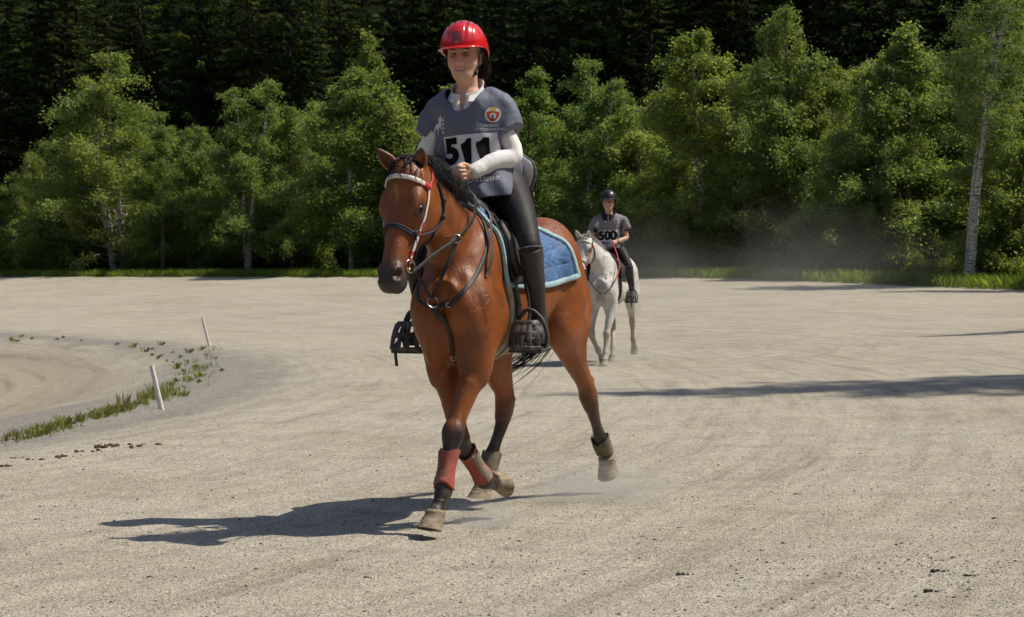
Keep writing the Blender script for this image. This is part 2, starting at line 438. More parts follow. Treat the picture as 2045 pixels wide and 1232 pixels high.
def gravel_material():
    m = N('track_gravel'); pos = m.coord('Object')
    off = m.n('VectorMath', operation='SUBTRACT'); off.inputs[1].default_value = (CX, CY, 0); m.l(pos, off.inputs[0])
    flat = m.n('VectorMath', operation='MULTIPLY'); flat.inputs[1].default_value = (1, 1, 0); m.l(off.outputs[0], flat.inputs[0])
    ln = m.n('VectorMath', operation='LENGTH'); m.l(flat.outputs[0], ln.inputs[0]); r = ln.outputs['Value']
    ang = m.n('Math', operation='ARCTAN2'); sp = m.n('SeparateXYZ'); m.l(off.outputs[0], sp.inputs[0]); m.l(sp.outputs[1], ang.inputs[0]); m.l(sp.outputs[0], ang.inputs[1])
    # coordinates that follow the bend: (radius, arc)
    cb = m.n('CombineXYZ'); m.l(r, cb.inputs[0]); m.l(m.math('MULTIPLY', ang.outputs[0], 7.0), cb.inputs[1]); cl = m.n('CombineXYZ'); m.l(r, cl.inputs[0]); m.l(m.math('MULTIPLY', ang.outputs[0], 1.6), cl.inputs[1])
    big = m.noise(pos, .35, 6, .6); mid = m.noise(pos, 2.6, 6, .62); fine = m.noise(pos, 16, 6, .7)
    col = m.ramp(big, [(.3, (.362,.325,.258)), (.55, (.412,.375,.308)), (.75, (.378,.350,.292))])
    col = m.mix(1.0, col, m.ramp(mid, [(.28, (.80,.775,.74)), (.48, (1,1,1)), (.72, (1.07,1.055,1.02))]), 'MULTIPLY')
    col = m.mix(1.0, col, m.ramp(fine, [(.25, (.80,.79,.78)), (.5, (1,1,1)), (.8, (1.13,1.13,1.12))]), 'MULTIPLY')
    # harrow lines that follow the bend
    hv = m.noise(cb.outputs[0], 3.4, 5, .7); hv2 = m.noise(cl.outputs[0], 7.5, 4, .65); lines = m.math('MULTIPLY', m.ramp(m.noise(cl.outputs[0], 4.2, 6, .75), [(.39, (1,1,1)), (.47, (0,0,0))]), m.ramp(m.noise(pos, .2, 3), [(.40, (0,0,0)), (.54, (1,1,1))]))
    col = m.mix(1.0, col, m.ramp(hv, [(.3, (.86,.85,.83)), (.48, (1,1,1)), (.75, (1.05,1.05,1.05))]), 'MULTIPLY')
    col = m.mix(1.0, col, m.ramp(hv2, [(.3, (.86,.855,.84)), (.5, (.98,.98,.98)), (.65, (1.04,1.04,1.04))]), 'MULTIPLY'); col = m.mix(m.math('MULTIPLY', lines, .46), col, (.185,.155,.115))
    # tight wheel arcs where riders turned, right of the middle
    o2 = m.n('VectorMath', operation='SUBTRACT'); o2.inputs[1].default_value = (.4, 34.5, 0); m.l(pos, o2.inputs[0]); f2 = m.n('VectorMath', operation='MULTIPLY'); f2.inputs[1].default_value = (1, .8, 0); m.l(o2.outputs[0], f2.inputs[0])
    l2 = m.n('VectorMath', operation='LENGTH'); m.l(f2.outputs[0], l2.inputs[0]); s2 = m.n('SeparateXYZ'); m.l(o2.outputs[0], s2.inputs[0]); a2 = m.n('Math', operation='ARCTAN2'); m.l(s2.outputs[1], a2.inputs[0]); m.l(s2.outputs[0], a2.inputs[1])
    c2 = m.n('CombineXYZ'); m.l(l2.outputs['Value'], c2.inputs[0]); m.l(m.math('MULTIPLY', a2.outputs[0], .5), c2.inputs[1])
    arc = m.math('MULTIPLY', m.ramp(m.noise(c2.outputs[0], 5.5, 4, .7), [(.40, (1,1,1)), (.50, (0,0,0))]), m.math('MULTIPLY', m.ramp(m.math('MULTIPLY', l2.outputs['Value'], .1), [(.12, (0,0,0)), (.25, (1,1,1)), (.48, (1,1,1)), (.62, (0,0,0))]), m.ramp(m.math('MULTIPLY', s2.outputs[0], .2), [(.05, (0,0,0)), (.35, (1,1,1))])))
    col = m.mix(m.math('MULTIPLY', arc, .42), col, (.21,.18,.14))
    # grey stone shoulder on the inside, darker infield
    rj = m.math('ADD', r, m.math('MULTIPLY', m.math('SUBTRACT', m.noise(pos, .9, 6, .7), .5), 1.3))
    sh = m.ramp(m.math('MULTIPLY', m.math('SUBTRACT', rj, 36.0), .1), [(.35, (0,0,0)), (.40, (1,1,1)), (.49, (1,1,1)), (.56, (0,0,0))])
    col = m.mix(m.math('MULTIPLY', sh, .88), col, m.mix(1.0, (.235,.222,.20), m.ramp(fine, [(.25, (.6,.6,.6)), (.8, (1.3,1.3,1.3))]), 'MULTIPLY'))
    inf = m.ramp(m.math('MULTIPLY', m.math('SUBTRACT', r, 34.0), .1), [(.46, (1,1,1)), (.56, (0,0,0))])
    col = m.mix(m.math('MULTIPLY', inf, .75), col, m.mix(1.0, (.315,.27,.205), m.ramp(m.noise(cl.outputs[0], 2.2, 5, .7), [(.34, (.55,.53,.50)), (.46, (.95,.95,.95)), (.7, (1.05,1.05,1.05))]), 'MULTIPLY'))
    # single stones: pale and dark grains
    vo = m.n('TexVoronoi'); vo.inputs['Scale'].default_value = 95; m.l(pos, vo.inputs['Vector'])
    vs_ = m.n('SeparateColor'); m.l(vo.outputs['Color'], vs_.inputs[0])
    col = m.mix(1.0, col, m.ramp(vs_.outputs[0], [(0, (.50,.48,.46)), (.15, (.84,.83,.81)), (.6, (1.02,1.02,1.02)), (1, (1.28,1.28,1.28))]), 'MULTIPLY')
    v2 = m.n('TexVoronoi'); v2.inputs['Scale'].default_value = 23; m.l(pos, v2.inputs['Vector']); v2s = m.n('SeparateColor'); m.l(v2.outputs['Color'], v2s.inputs[0])
    spk = m.math('MULTIPLY', m.ramp(v2.outputs['Distance'], [(.12, (1,1,1)), (.26, (0,0,0))]), m.ramp(v2s.outputs[1], [(.84, (0,0,0)), (.9, (1,1,1))]))
    col = m.mix(m.math('MULTIPLY', spk, .35), col, (.11,.095,.075))
    # damp crumbly patches
    dp = m.ramp(m.noise(m.coord('Object', (1,.45,1)), 1.15, 7, .72), [(.60, (0,0,0)), (.70, (1,1,1))])
    col = m.mix(m.math('MULTIPLY', dp, m.math('MULTIPLY', m.ramp(fine, [(.42, (0,0,0)), (.6, (1,1,1))]), .55)), col, (.19,.16,.125))
    m.base(col); m.set(Roughness=.92, Specular_IOR_Level=.2)
    b = m.bump(vo.outputs['Distance'], .9, .007)
    b = m.bump(fine, .7, .02, b); b = m.bump(hv2, .35, .018, b); m.bump(m.noise(pos, 45, 4, .7), .6, .007, b)
    return m.m
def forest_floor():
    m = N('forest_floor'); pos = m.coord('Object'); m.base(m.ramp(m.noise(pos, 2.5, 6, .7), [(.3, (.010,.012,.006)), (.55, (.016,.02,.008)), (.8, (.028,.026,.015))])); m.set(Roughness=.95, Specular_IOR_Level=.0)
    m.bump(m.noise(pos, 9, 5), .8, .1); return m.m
GV = gravel_material(); FFM = forest_floor()
_a, _b = XX.shape; _idx = np.arange(_a*_b).reshape(_a, _b)
_q = np.stack([_idx[:-1,:-1], _idx[1:,:-1], _idx[1:,1:], _idx[:-1,1:]], -1).reshape(-1, 4)
_cr = np.hypot(XX-CX, YY-CY)+.25*hnoise(XX, YY, 1.1, 21)+.12*hnoise(XX, YY, 4.3, 22)
_out = (_cr[:-1,:-1].reshape(-1) > R_OUT+.35)
ground = mesh_obj('ground', np.stack([XX, YY, ZZ], -1).reshape(-1, 3), _q, [GV, FFM]); tag(ground, 'pale gravel track on a banked bend', None, None, 'structure')
ground.data.polygons.foreach_set('material_index', _out.astype(np.int32))
def at_px(px, r):
    """ground point under picture column px at bend radius r (far intersection)"""
    k = (px-1022.5)/FOCAL_PX; a = k*k+1; b = -2*(k*CX+CY); c = CX*CX+CY*CY-r*r
    y = (-b+math.sqrt(b*b-4*a*c))/(2*a); return k*y, y
def ground_at_pixel(px, py):
    """where the view ray of a picture pixel meets the ground"""
    d = ((px-1022.5)/FOCAL_PX, 1.0, (HORIZON-py)/FOCAL_PX); lo_, hi_ = 4.0, 95.0
    ys = np.linspace(4, 95, 3000); zz = ground_z(ys*d[0], ys); k = np.argmax(CAM_H+ys*d[2] < zz); y = ys[k]
    return V(y*d[0], y, float(ground_z(y*d[0], y)))
def ground_at_pixels(px, py):
    px = np.asarray(px, float); py = np.asarray(py, float); dx = (px-1022.5)/FOCAL_PX; dz = (HORIZON-py)/FOCAL_PX; a = np.full(len(px), 4.); b = np.full(len(px), 95.)
    ys = np.linspace(4, 95, 400); hit = np.zeros(len(px), bool); y = np.full(len(px), 95.)
    for k in ys:
        under = (CAM_H+k*dz < ground_z(dx*k, 0*dx+k)) & ~hit; y[under] = k; hit |= under
    lo_, hi_ = y-.23, y.copy()
    for _ in range(12):
        m_ = (lo_+hi_)/2; u = CAM_H+m_*dz < ground_z(dx*m_, m_); hi_ = np.where(u, m_, hi_); lo_ = np.where(u, lo_, m_)
    return np.stack([hi_*dx, hi_, ground_z(hi_*dx, hi_)], 1)
# loose stones lying in the foreground
rs = np.random.RandomState(7)
def pebbles():
    n = 70000
    Y = 7.2+ (rs.beta(1.0, 1.9, n))*11; X = rs.uniform(-1, 1, n)*(Y*.235+.2)
    X[:9000] = rs.uniform(-4.6, -2.2, 9000); Y[:9000] = rs.uniform(14.5, 27, 9000)
    s = np.clip(rs.lognormal(math.log(.0030), .42, n), .0015, .0085); z = ground_z(X, Y)
    base = np.array([(1,0,0), (0,1,0), (-1,0,0), (0,-1,0), (0,0,1)], float); f0 = np.array([(0,1,4), (1,2,4), (2,3,4), (3,0,4)])
    a = rs.uniform(0, 6.28, n); c, sn = np.cos(a), np.sin(a)
    bv = base[None]*rs.uniform(.6, 1.3, (n, 5, 1))*s[:,None,None]
    P = np.stack([bv[:,:,0]*c[:,None]-bv[:,:,1]*sn[:,None], bv[:,:,0]*sn[:,None]+bv[:,:,1]*c[:,None], bv[:,:,2]*rs.uniform(.5, 1.1, (n, 1))], -1)
    P += np.stack([X, Y, z-.0005], -1)[:,None]
    F = (f0[None]+np.arange(n)[:,None,None]*5).reshape(-1, 3)
    t = rs.uniform(0, 1, n); tint = np.where(t[:,None] < .10, (.20,.175,.145), np.where(t[:,None] > .7, (.47,.435,.375), (.36,.325,.265)))*rs.uniform(.8, 1.15, (n, 1))
    m = N('loose_stone'); at = m.n('Attribute', attribute_name='tint'); m.base(at.outputs['Color']); m.set(Roughness=.9, Specular_IOR_Level=.2)
    o = mesh_obj('loose_gravel', P.reshape(-1, 3), F, m.m, smooth=False, col=np.repeat(tint, 5, 0)); tag(o, 'loose pale and dark gravel grains scattered over the near track', None, None, 'stuff')
pebbles()
# ================================================================ trees
def leaf_mat(name, c1, c2, c3, trans=.45, rough=.5):
    m = N(name); oi = m.n('ObjectInfo'); at = m.n('Attribute', attribute_name='tint'); sx = m.n('SeparateColor'); m.l(at.outputs['Color'], sx.inputs[0])
    col = m.ramp(sx.outputs[0], [(.0, c1), (.5, c2), (1, c3)])
    col = m.mix(1.0, col, m.ramp(oi.outputs['Random'], [(0, (.72,.82,.72)), (.5, (1,1,1)), (1, (1.18,1.08,.9))]), 'MULTIPLY')
    m.base(col); m.set(Roughness=rough, Specular_IOR_Level=.35 if trans > .2 else .08)
    tr = m.n('BsdfTranslucent'); m.l(m.mix(1.0, col, (1.9,1.8,.8), 'MULTIPLY'), tr.inputs[0])
    mx = m.n('MixShader'); mx.inputs[0].default_value = trans; m.l(m.b.outputs[0], mx.inputs[1]); m.l(tr.outputs[0], mx.inputs[2]); m.l(mx.outputs[0], m.out.inputs[0])
    return m.m
BIRCH_LEAF = leaf_mat('birch_leaf', (.105,.17,.055), (.16,.225,.074), (.235,.285,.11), .5)
BUSH_LEAF = leaf_mat('bush_leaf', (.085,.14,.035), (.13,.19,.05), (.19,.24,.075))
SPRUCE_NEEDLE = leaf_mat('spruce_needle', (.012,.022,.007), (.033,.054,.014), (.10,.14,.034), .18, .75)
GRASS_M = leaf_mat('grass_blade', (.085,.15,.025), (.15,.23,.04), (.25,.29,.08), .4)
def bark_birch():
    m = N('birch_bark'); co = m.coord('Object', (6, 6, 9)); n = m.noise(co, 1.2, 5, .7); co2 = m.coord('Object', (3, 3, 22)); n2 = m.noise(co2, 1.5, 3, .6)
    c = m.ramp(n2, [(.40, (.045,.04,.035)), (.47, (.48,.45,.40)), (.7, (.62,.60,.56))]); c = m.mix(1.0, c, m.ramp(n, [(.3, (.6,.58,.55)), (.6, (1,1,1))]), 'MULTIPLY')
    m.base(c); m.set(Roughness=.8); m.bump(n, .5, .02); return m.m
BB = bark_birch()
SB = simple('spruce_bark', (.035,.027,.02), .9, .4, 14, .8, 40, dist=.03)
BBROWN = simple('young_birch_bark', (.16,.115,.085), .8, .5, 10, .6, 40, dist=.02)
def leaf_quads(C, size, rnd, flat=.0, droop=0.0):
    """one rhombic leaf per centre, random orientation"""
    n = len(C); a = rnd.normal(size=(n, 3)); a[:,2] -= droop; a /= np.linalg.norm(a, axis=1)[:,None]
    b = rnd.normal(size=(n, 3)); b[:,2] += 0; b -= a*(a*b).sum(1)[:,None]; b /= np.linalg.norm(b, axis=1)[:,None]
    s = size*rnd.uniform(.65, 1.3, (n, 1))
    Vt = np.stack([C-a*s, C+b*s*.62-a*s*.1, C+a*s, C-b*s*.62-a*s*.1], 1)
    return Vt.reshape(-1, 3), np.arange(n*4).reshape(n, 4)
def branch_path(p, d, L, rnd, n=5, up=.0, wob=.25):
    P = [np.array(p)]; d = unit(d)
    for i in range(n):
        d = unit(d+rnd.normal(size=3)*wob+V(0,0,up)); P.append(P[-1]+d*L/n)
    return np.array(P)
def make_birch(seed, H, spread, leaves, stems=1, clear=.22, leaf=.05, brown=False, shape=.62, top=.06, lean=.0):
    """returns trunk and crown data; H height in metres"""
    rnd = np.random.RandomState(seed); tr = MB(); cen = []
    for st in range(stems):
        h = H*(1 if st == 0 else rnd.uniform(.75, .97)); b0 = V(rnd.normal()*.12*(stems > 1), rnd.normal()*.12*(stems > 1), -.15)
        tip = V(rnd.normal()*.05*h*(.6 if stems == 1 else 2.2)+lean*h, rnd.normal()*.04*h, h)
        ts = np.linspace(0, 1, 9); P = b0+(tip-b0)*ts[:,None]+np.stack([np.sin(ts*rnd.uniform(3, 6)+rnd.uniform(0, 6))*.02*h*ts, np.sin(ts*rnd.uniform(3, 6)+rnd.uniform(0, 6))*.02*h*ts, 0*ts], 1)
        r0 = .0098*h+.016+(.03 if H > 12 else 0); tr.tube(P, r0*(1-.93*ts**.9)+.006, n=8, res=2)
        P2 = catmull(P, 6); nb = int(h*7.5)
        for i in range(nb):
            t = clear+(1-clear-.02)*(i+rnd.uniform(0, 1))/nb; p = P2[int(t*(len(P2)-1))]
            prof = (1-((t-clear)/(1-clear)))**shape*(.45+.55*min(1, (t-clear)/.22))+top
            L = spread*prof*rnd.uniform(.6, 1.2); a = rnd.uniform(0, 6.283)
            d = V(math.cos(a), math.sin(a), rnd.uniform(.3, 1.1)); B = branch_path(p, d, L, rnd, 5, -.10)
            tr.tube(B, np.linspace(.010+.004*L, .003, len(B)), n=4, cap=False)
            w = max(6, int(leaves/(nb*stems)*(.35+1.1*prof/(shape*.6+.2))))
            # clumps of leaves along sub twigs
            ntw = max(3, w//8)
            for k in range(ntw):
                u = rnd.uniform(.25, 1.0)**.8; q = B[min(5, int(u*5))]+(B[min(5, int(u*5)+1)]-B[min(5, int(u*5))])*(u*5 % 1)
                td = unit(rnd.normal(size=3)+V(0,0,-.25)+unit(B[-1]-B[0])*.6); tl = rnd.uniform(.18, .55)*min(1, .4+L*.5)
                m_ = max(3, int(w/ntw*rnd.uniform(.5, 1.6))); s_ = rnd.uniform(0, 1, m_)[:,None]
                cen.append(q+td*tl*s_+V(0,0,-1)*(.18*tl*s_**2)+rnd.normal(size=(m_, 3))*(.05+.07*tl))
    C = np.concatenate(cen); v, f = leaf_quads(C, leaf, rnd, droop=.5)
    # leaf tone: clump-wise noise
    t = vnoise2(C, 1.6, seed)*.55+rnd.uniform(0, .45, len(C))
    return (np.concatenate(tr.v), tr.f), (v, f, np.repeat(t, 4))
def vnoise2(Pt, s, seed):
    r = np.random.RandomState(seed+99); d = np.zeros(len(Pt))
    for i in range(6): d += np.sin(Pt@(r.normal(size=3)*s*(1+.5*i))+r.uniform(0, 6.28))
    return np.clip(.5+d/6, 0, 1)
def make_spruce(seed, H, rad, dense=1.0):
    rnd = np.random.RandomState(seed); tr = MB(); ts = np.linspace(0, 1, 8)
    P = np.stack([.01*H*np.sin(ts*4+seed), .01*H*np.cos(ts*3+seed)-.01*H, ts*H-.2], 1); tr.tube(P, .011*H*(1-.96*ts)+.01, n=8)
    qv = []; tone = []
    z = H*.06
    while z < H*.985:
        t = z/H; L0 = rad*(1-t)**.82*(.5+.5*min(1, (t+.02)/.18))+.10; nb = int(5+3*rnd.uniform())
        a0 = rnd.uniform(0, 6.28)
        for k in range(nb):
            br_t = rnd.uniform()**1.6; L = L0*rnd.uniform(.55, 1.25); a = a0+k*6.283/nb+rnd.normal()*.2; d = V(math.cos(a), math.sin(a), 0); sd = V(-math.sin(a), math.cos(a), 0)
            sag = rnd.uniform(.25, .5); upt = rnd.uniform(.05, .25); org = V(np.interp(z, P[:,2], P[:,0]), np.interp(z, P[:,2], P[:,1]), z)
            path = lambda s: org+d*L*s+V(0,0,1)*L*(-sag*s+(sag*.55+upt)*s*s)
            tr.tube(np.array([path(s) for s in (0, .5, 1)]), np.array([.012+.01*L, .008, .003]), n=3, cap=False)
            m_ = int(max(6, L*15*dense)); S = np.linspace(.12, 1, m_)
            for s in S:
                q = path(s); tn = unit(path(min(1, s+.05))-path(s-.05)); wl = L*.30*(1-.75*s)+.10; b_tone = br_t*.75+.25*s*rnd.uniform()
                for sg in (-1, 1):
                    dr = unit(sd*sg*rnd.uniform(.6, 1)+tn*rnd.uniform(.5, 1.0)+V(0,0,-rnd.uniform(.1, .9))); ll = wl*rnd.uniform(.6, 1.25)
                    wv = unit(np.cross(dr, rnd.normal(size=3)))*rnd.uniform(.03, .055)
                    e = q+dr*ll; mpt = q+dr*ll*.45
                    qv.append(np.array([q, mpt+wv, e, mpt-wv])); tone.append(b_tone)
        z += H*.022*rnd.uniform(.75, 1.25)+.05
    n = len(qv); v = np.concatenate(qv); return (np.concatenate(tr.v), tr.f), (v, np.arange(n*4).reshape(n, 4), np.repeat(np.array(tone), 4))
def make_bush(seed, H, rad, leaves, leaf=.05):
    rnd = np.random.RandomState(seed); tr = MB(); cen = []
    ns = 9
    for i in range(ns):
        a = rnd.uniform(0, 6.28); q = rnd.uniform(.1, 1)*rad; tip = V(math.cos(a)*q, math.sin(a)*q, H*rnd.uniform(.55, 1)*(1-.35*q/rad))
        B = branch_path(V(math.cos(a)*q*.35, math.sin(a)*q*.35, -.1), tip-V(0,0,0), np.linalg.norm(tip), rnd, 6, .05, .16); tr.tube(B, np.linspace(.022, .004, len(B)), n=5)
        for k in range(16):
            u = rnd.uniform(.12, 1); p = B[int(u*5)]; d = unit(rnd.normal(size=3)+V(0,0,.25)); tl = rnd.uniform(.2, .6)*min(1, rad); m_ = int(leaves/(ns*16)*rnd.uniform(.5, 1.5)); s_ = rnd.uniform(0, 1, (m_, 1))
            cen.append(p+d*tl*s_+rnd.normal(size=(m_, 3))*.09)
    C = np.concatenate(cen); C[:,2] = np.maximum(C[:,2], .03); v, f = leaf_quads(C, leaf, rnd); t = vnoise2(C, 2.2, seed)*.5+rnd.uniform(0, .5, len(C))
    return (np.concatenate(tr.v), tr.f), (v, f, np.repeat(t, 4))
def fast_mesh(name, v, f, mat, tone=None, smooth=False):
    me = bpy.data.meshes.new(name); nv, nf = len(v), len(f); k = f.shape[1]
    me.vertices.add(nv); me.vertices.foreach_set('co', np.asarray(v, np.float32).ravel()); me.loops.add(nf*k); me.loops.foreach_set('vertex_index', f.astype(np.int32).ravel())
    me.polygons.add(nf); me.polygons.foreach_set('loop_start', np.arange(0, nf*k, k, dtype=np.int32))
    me.update(calc_edges=True)
    if tone is not None:
        at = me.attributes.new('tint', 'FLOAT_COLOR', 'POINT'); c = np.ones((nv, 4), np.float32); c[:,:3] = tone[:,None]; at.data.foreach_set('color', c.ravel())
    me.materials.append(mat); return me
def tree_meshes(data, bark, leafm, nm):
    (tv, tf), (cv, cf, tone) = data
    me = bpy.data.meshes.new(nm+'_trunk'); me.from_pydata(tv.tolist(), [], tf); me.polygons.foreach_set('use_smooth', [True]*len(me.polygons)); me.materials.append(bark)
    return me, fast_mesh(nm+'_crown', cv, cf, leafm, tone)
def place_tree(name, meshes, x, y, rz, sc, label, cat, group):
    root = empty(name); root.location = (x, y, float(ground_z(x, y))); root.rotation_euler = (0, 0, rz); root.scale = (sc[0], sc[0], sc[1]) if isinstance(sc, tuple) else (sc,)*3
    for part, me in zip(('trunk', 'crown'), meshes):
        o = bpy.data.objects.new(part, me); COL.objects.link(o); o.parent = root
    if name == 'spruce_tree' and 'forest wall' in label: root.rotation_euler = (math.sin(x*7.1)*.035, math.cos(y*5.3)*.035, rz)
    tag(root, label, cat, group); return root
BV = {k: tree_meshes(make_birch(sd, H, sp, n, st, cl, lf, br, shp), BBROWN if br else BB, BIRCH_LEAF, 'birch')
      for k, (sd, H, sp, n, st, cl, lf, br, shp) in dict(
        wide=(11, 8.0, 3.2, 54000, 3, .07, .040, False, .85), twin=(12, 8.0, 2.7, 46000, 2, .08, .040, False, .9), slim=(13, 8.0, 2.2, 35000, 1, .09, .040, True, .95),
        bushy=(14, 8.0, 2.9, 54000, 3, .05, .040, True, .8), pale=(15, 8.0, 2.5, 43000, 1, .13, .040, False, .75), tall=(16, 13.5, 2.4, 17000, 2, .42, .040, False, .4), young=(17, 6.0, 2.0, 28000, 2, .05, .040, True, .85)).items()}
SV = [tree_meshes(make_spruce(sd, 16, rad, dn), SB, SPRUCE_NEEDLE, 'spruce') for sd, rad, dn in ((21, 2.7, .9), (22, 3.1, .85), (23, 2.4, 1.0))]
UV = [tree_meshes(make_bush(sd, H, rad, n), BBROWN, BUSH_LEAF, 'bush') for sd, H, rad, n in ((31, 2.4, 1.4, 9000), (32, 1.7, 1.2, 7000), (33, 3.0, 1.3, 9000))]
def birch(kind, px, r, top_y, rz, label, name='birch_tree', wide=1.0):
    x, y = at_px(px, r); z = float(ground_z(x, y)); H0 = dict(wide=8., twin=8., slim=8., bushy=8., pale=8., tall=13.5, young=6.)[kind]
    H = CAM_H+(HORIZON-top_y)/FOCAL_PX*y-z; s = H/H0; return place_tree(name, BV[kind], x, y, rz, (s*wide, s), label, 'tree', 'birches along the far edge of the track')
BIRCHES = [
 ('wide', 235, 69.1, 100, .4, 'broad birch with several white stems, leftmost of the tall birches', 1.0),
 ('slim', 325, 68.1, 250, 2.0, 'slim birch with thin pale stem just right of the broad leftmost birch', .9),
 ('young', 385, 69.6, 245, .9, 'low yellowish young birch filling the dip between two taller birches', .8),
 ('twin', 490, 69.1, 148, 1.1, 'pointed birch with forked white stems, midway between left edge and bay horse', .95),
 ('bushy', 590, 70.1, 210, 2.6, 'rounded bushy birch directly left of the birch behind the bay horse head', .75),
 ('pale', 705, 68.6, 135, .2, 'leafy birch with white trunk rising just left of the bay horse ears', 1.15),
 ('slim', 735, 73.5, 62, 3.3, 'thin pointed birch top peeking above the birch left of the bay horse', .8),
 ('young', 795, 69.6, 165, 4.0, 'birch partly hidden behind the bay horse head and the rider sleeve', 1.1),
 ('bushy', 930, 69.6, 150, 5.0, 'birch mostly hidden behind the rider in the red helmet', .9),
 ('slim', 1075, 69.6, 135, 1.7, 'birch with light top beside the right shoulder of the rider in red helmet', 1.15),
 ('wide', 1180, 69.1, 100, 3.6, 'broad birch rising directly above the rider on the grey horse', .85),
 ('young', 1290, 69.1, 205, 2.2, 'lower birch just right of the broad birch above the grey horse', 1.2),
 ('pale', 1405, 68.6, 60, 5.1, 'open crowned birch with reddish upper trunk behind the dust cloud', 1.0),
 ('young', 1490, 69.6, 230, .7, 'short leafy birch standing at the right side of the dust cloud', 1.3),
 ('bushy', 1575, 69.6, 5, 2.9, 'tallest dense light green birch, right of the dust cloud', .75),
 ('twin', 1650, 70.6, 105, 4.4, 'birch squeezed between the tallest dense birch and its darker neighbour', .8),
 ('wide', 1730, 69.1, 78, 1.5, 'dark leaved broad birch left of the tall white twin trunked birch', .8),
 ('slim', 1815, 69.6, 45, .3, 'narrow birch with bare lower trunk next to the tall twin trunked birch', 1.2),
 ('tall', 1935, 66.9, -150, 3.0, 'very tall birch with bright white twin trunk near the right edge', .8),
 ('bushy', 2030, 69.1, 70, .9, 'leafy birch cut off by the right edge of the picture', .9),
 ('young', 150, 70.1, 230, 1.2, 'young birch at the left foot of the broad leftmost birch', 1.0),
]
for k, px, r, ty, rz, lb, wd in BIRCHES: birch(k, px, r, ty, rz, lb, wide=wd*1.36)
for i, (px, ty) in enumerate(((60, 300), (170, 235), (300, 210), (395, 250), (430, 285), (560, 225), (650, 190), (780, 180), (1015, 190), (1110, 170), (1250, 160), (1330, 185), (1470, 140), (1540, 120), (1620, 130), (1690, 110), (1770, 100), (1870, 95), (1990, 85))):
    b_ = birch(('bushy', 'young', 'wide', 'twin')[i % 4], px, 72.8+.7*math.sin(i*2.1), ty, i*1.7, 'birch half hidden behind the front row of birches', wide=1.2); b_['group'] = 'birches half hidden behind the front row'
rnd = np.random.RandomState(5); n_ = 0
for r, step, j in ((82.5, 62, 18), (88, 72, 25), (95, 84, 30)):
    for px in np.arange(-120, 2200, step):
        p = px+rnd.uniform(-j, j); x, y = at_px(p, r+rnd.uniform(-1.5, 1.5)); s = rnd.uniform(.72, 1.12)+(r-82)*.012
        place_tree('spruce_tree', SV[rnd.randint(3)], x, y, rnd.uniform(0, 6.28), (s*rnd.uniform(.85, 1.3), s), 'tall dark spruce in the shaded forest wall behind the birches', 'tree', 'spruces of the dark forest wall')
for px, r, s, sx in ((640, 74.5, .62, .6),):
    x, y = at_px(px, r); place_tree('spruce_tree', SV[0], x, y, 1.0, (sx, s), 'small sunlit light green spruce among birches left of the rider', 'tree', None)
_u = V(math.sin(SUN_AZ), math.cos(SUN_AZ)); _c = 1/math.tan(SUN_EL)
for tip, s, lb in (((1200, 788), 1.75, 'very tall spruce off the right edge casting the long pointed shadow'), ((1870, 672), 1.25, 'spruce off the right edge casting the small upper shadow'), ((1740, 583), .95, 'spruce off the right edge shading the far kerb of the track')):
    t_ = ground_at_pixel(*tip); x, y = t_[:2]+_u*_c*16*s*.985
    place_tree('spruce_tree', SV[1], x, y, .7, (s*(1.15 if s > 1.5 else 0.9), s), lb, 'tree', None)
BUSHES = [(30, 67.2, 2, 1.15, 'round sunlit bush at the left edge of the picture'), (95, 67.8, 0, .85, 'leafy bush right of the round bush at the left edge'), (1790, 68.6, 0, .95, 'round leafy bush beside the grass strip left of the tall birch'), (1870, 68.3, 1, .8, 'low bush at the foot of the tall twin trunked birch'), (1985, 68.4, 0, 1.0, 'bush growing over the grass strip near the right edge'), (2040, 67.8, 1, .9, 'bush cut off by the right edge above the grass strip')]
for px, r, v, s, lb in BUSHES:
    x, y = at_px(px, r); place_tree('bush', UV[v], x, y, px*.37, s, lb, 'bush', 'bushes along the far edge of the track')
for i, px in enumerate(np.arange(150, 1780, 52)):
    x, y = at_px(px+rnd.uniform(-18, 18), 70.6+rnd.uniform(-.4, 2.2)); s = rnd.uniform(.8, 1.35)
    place_tree('bush', UV[rnd.randint(3)], x, y, rnd.uniform(0, 6.28), s, 'low leafy undergrowth bush at the foot of the birches', 'bush', 'undergrowth bushes below the birches')
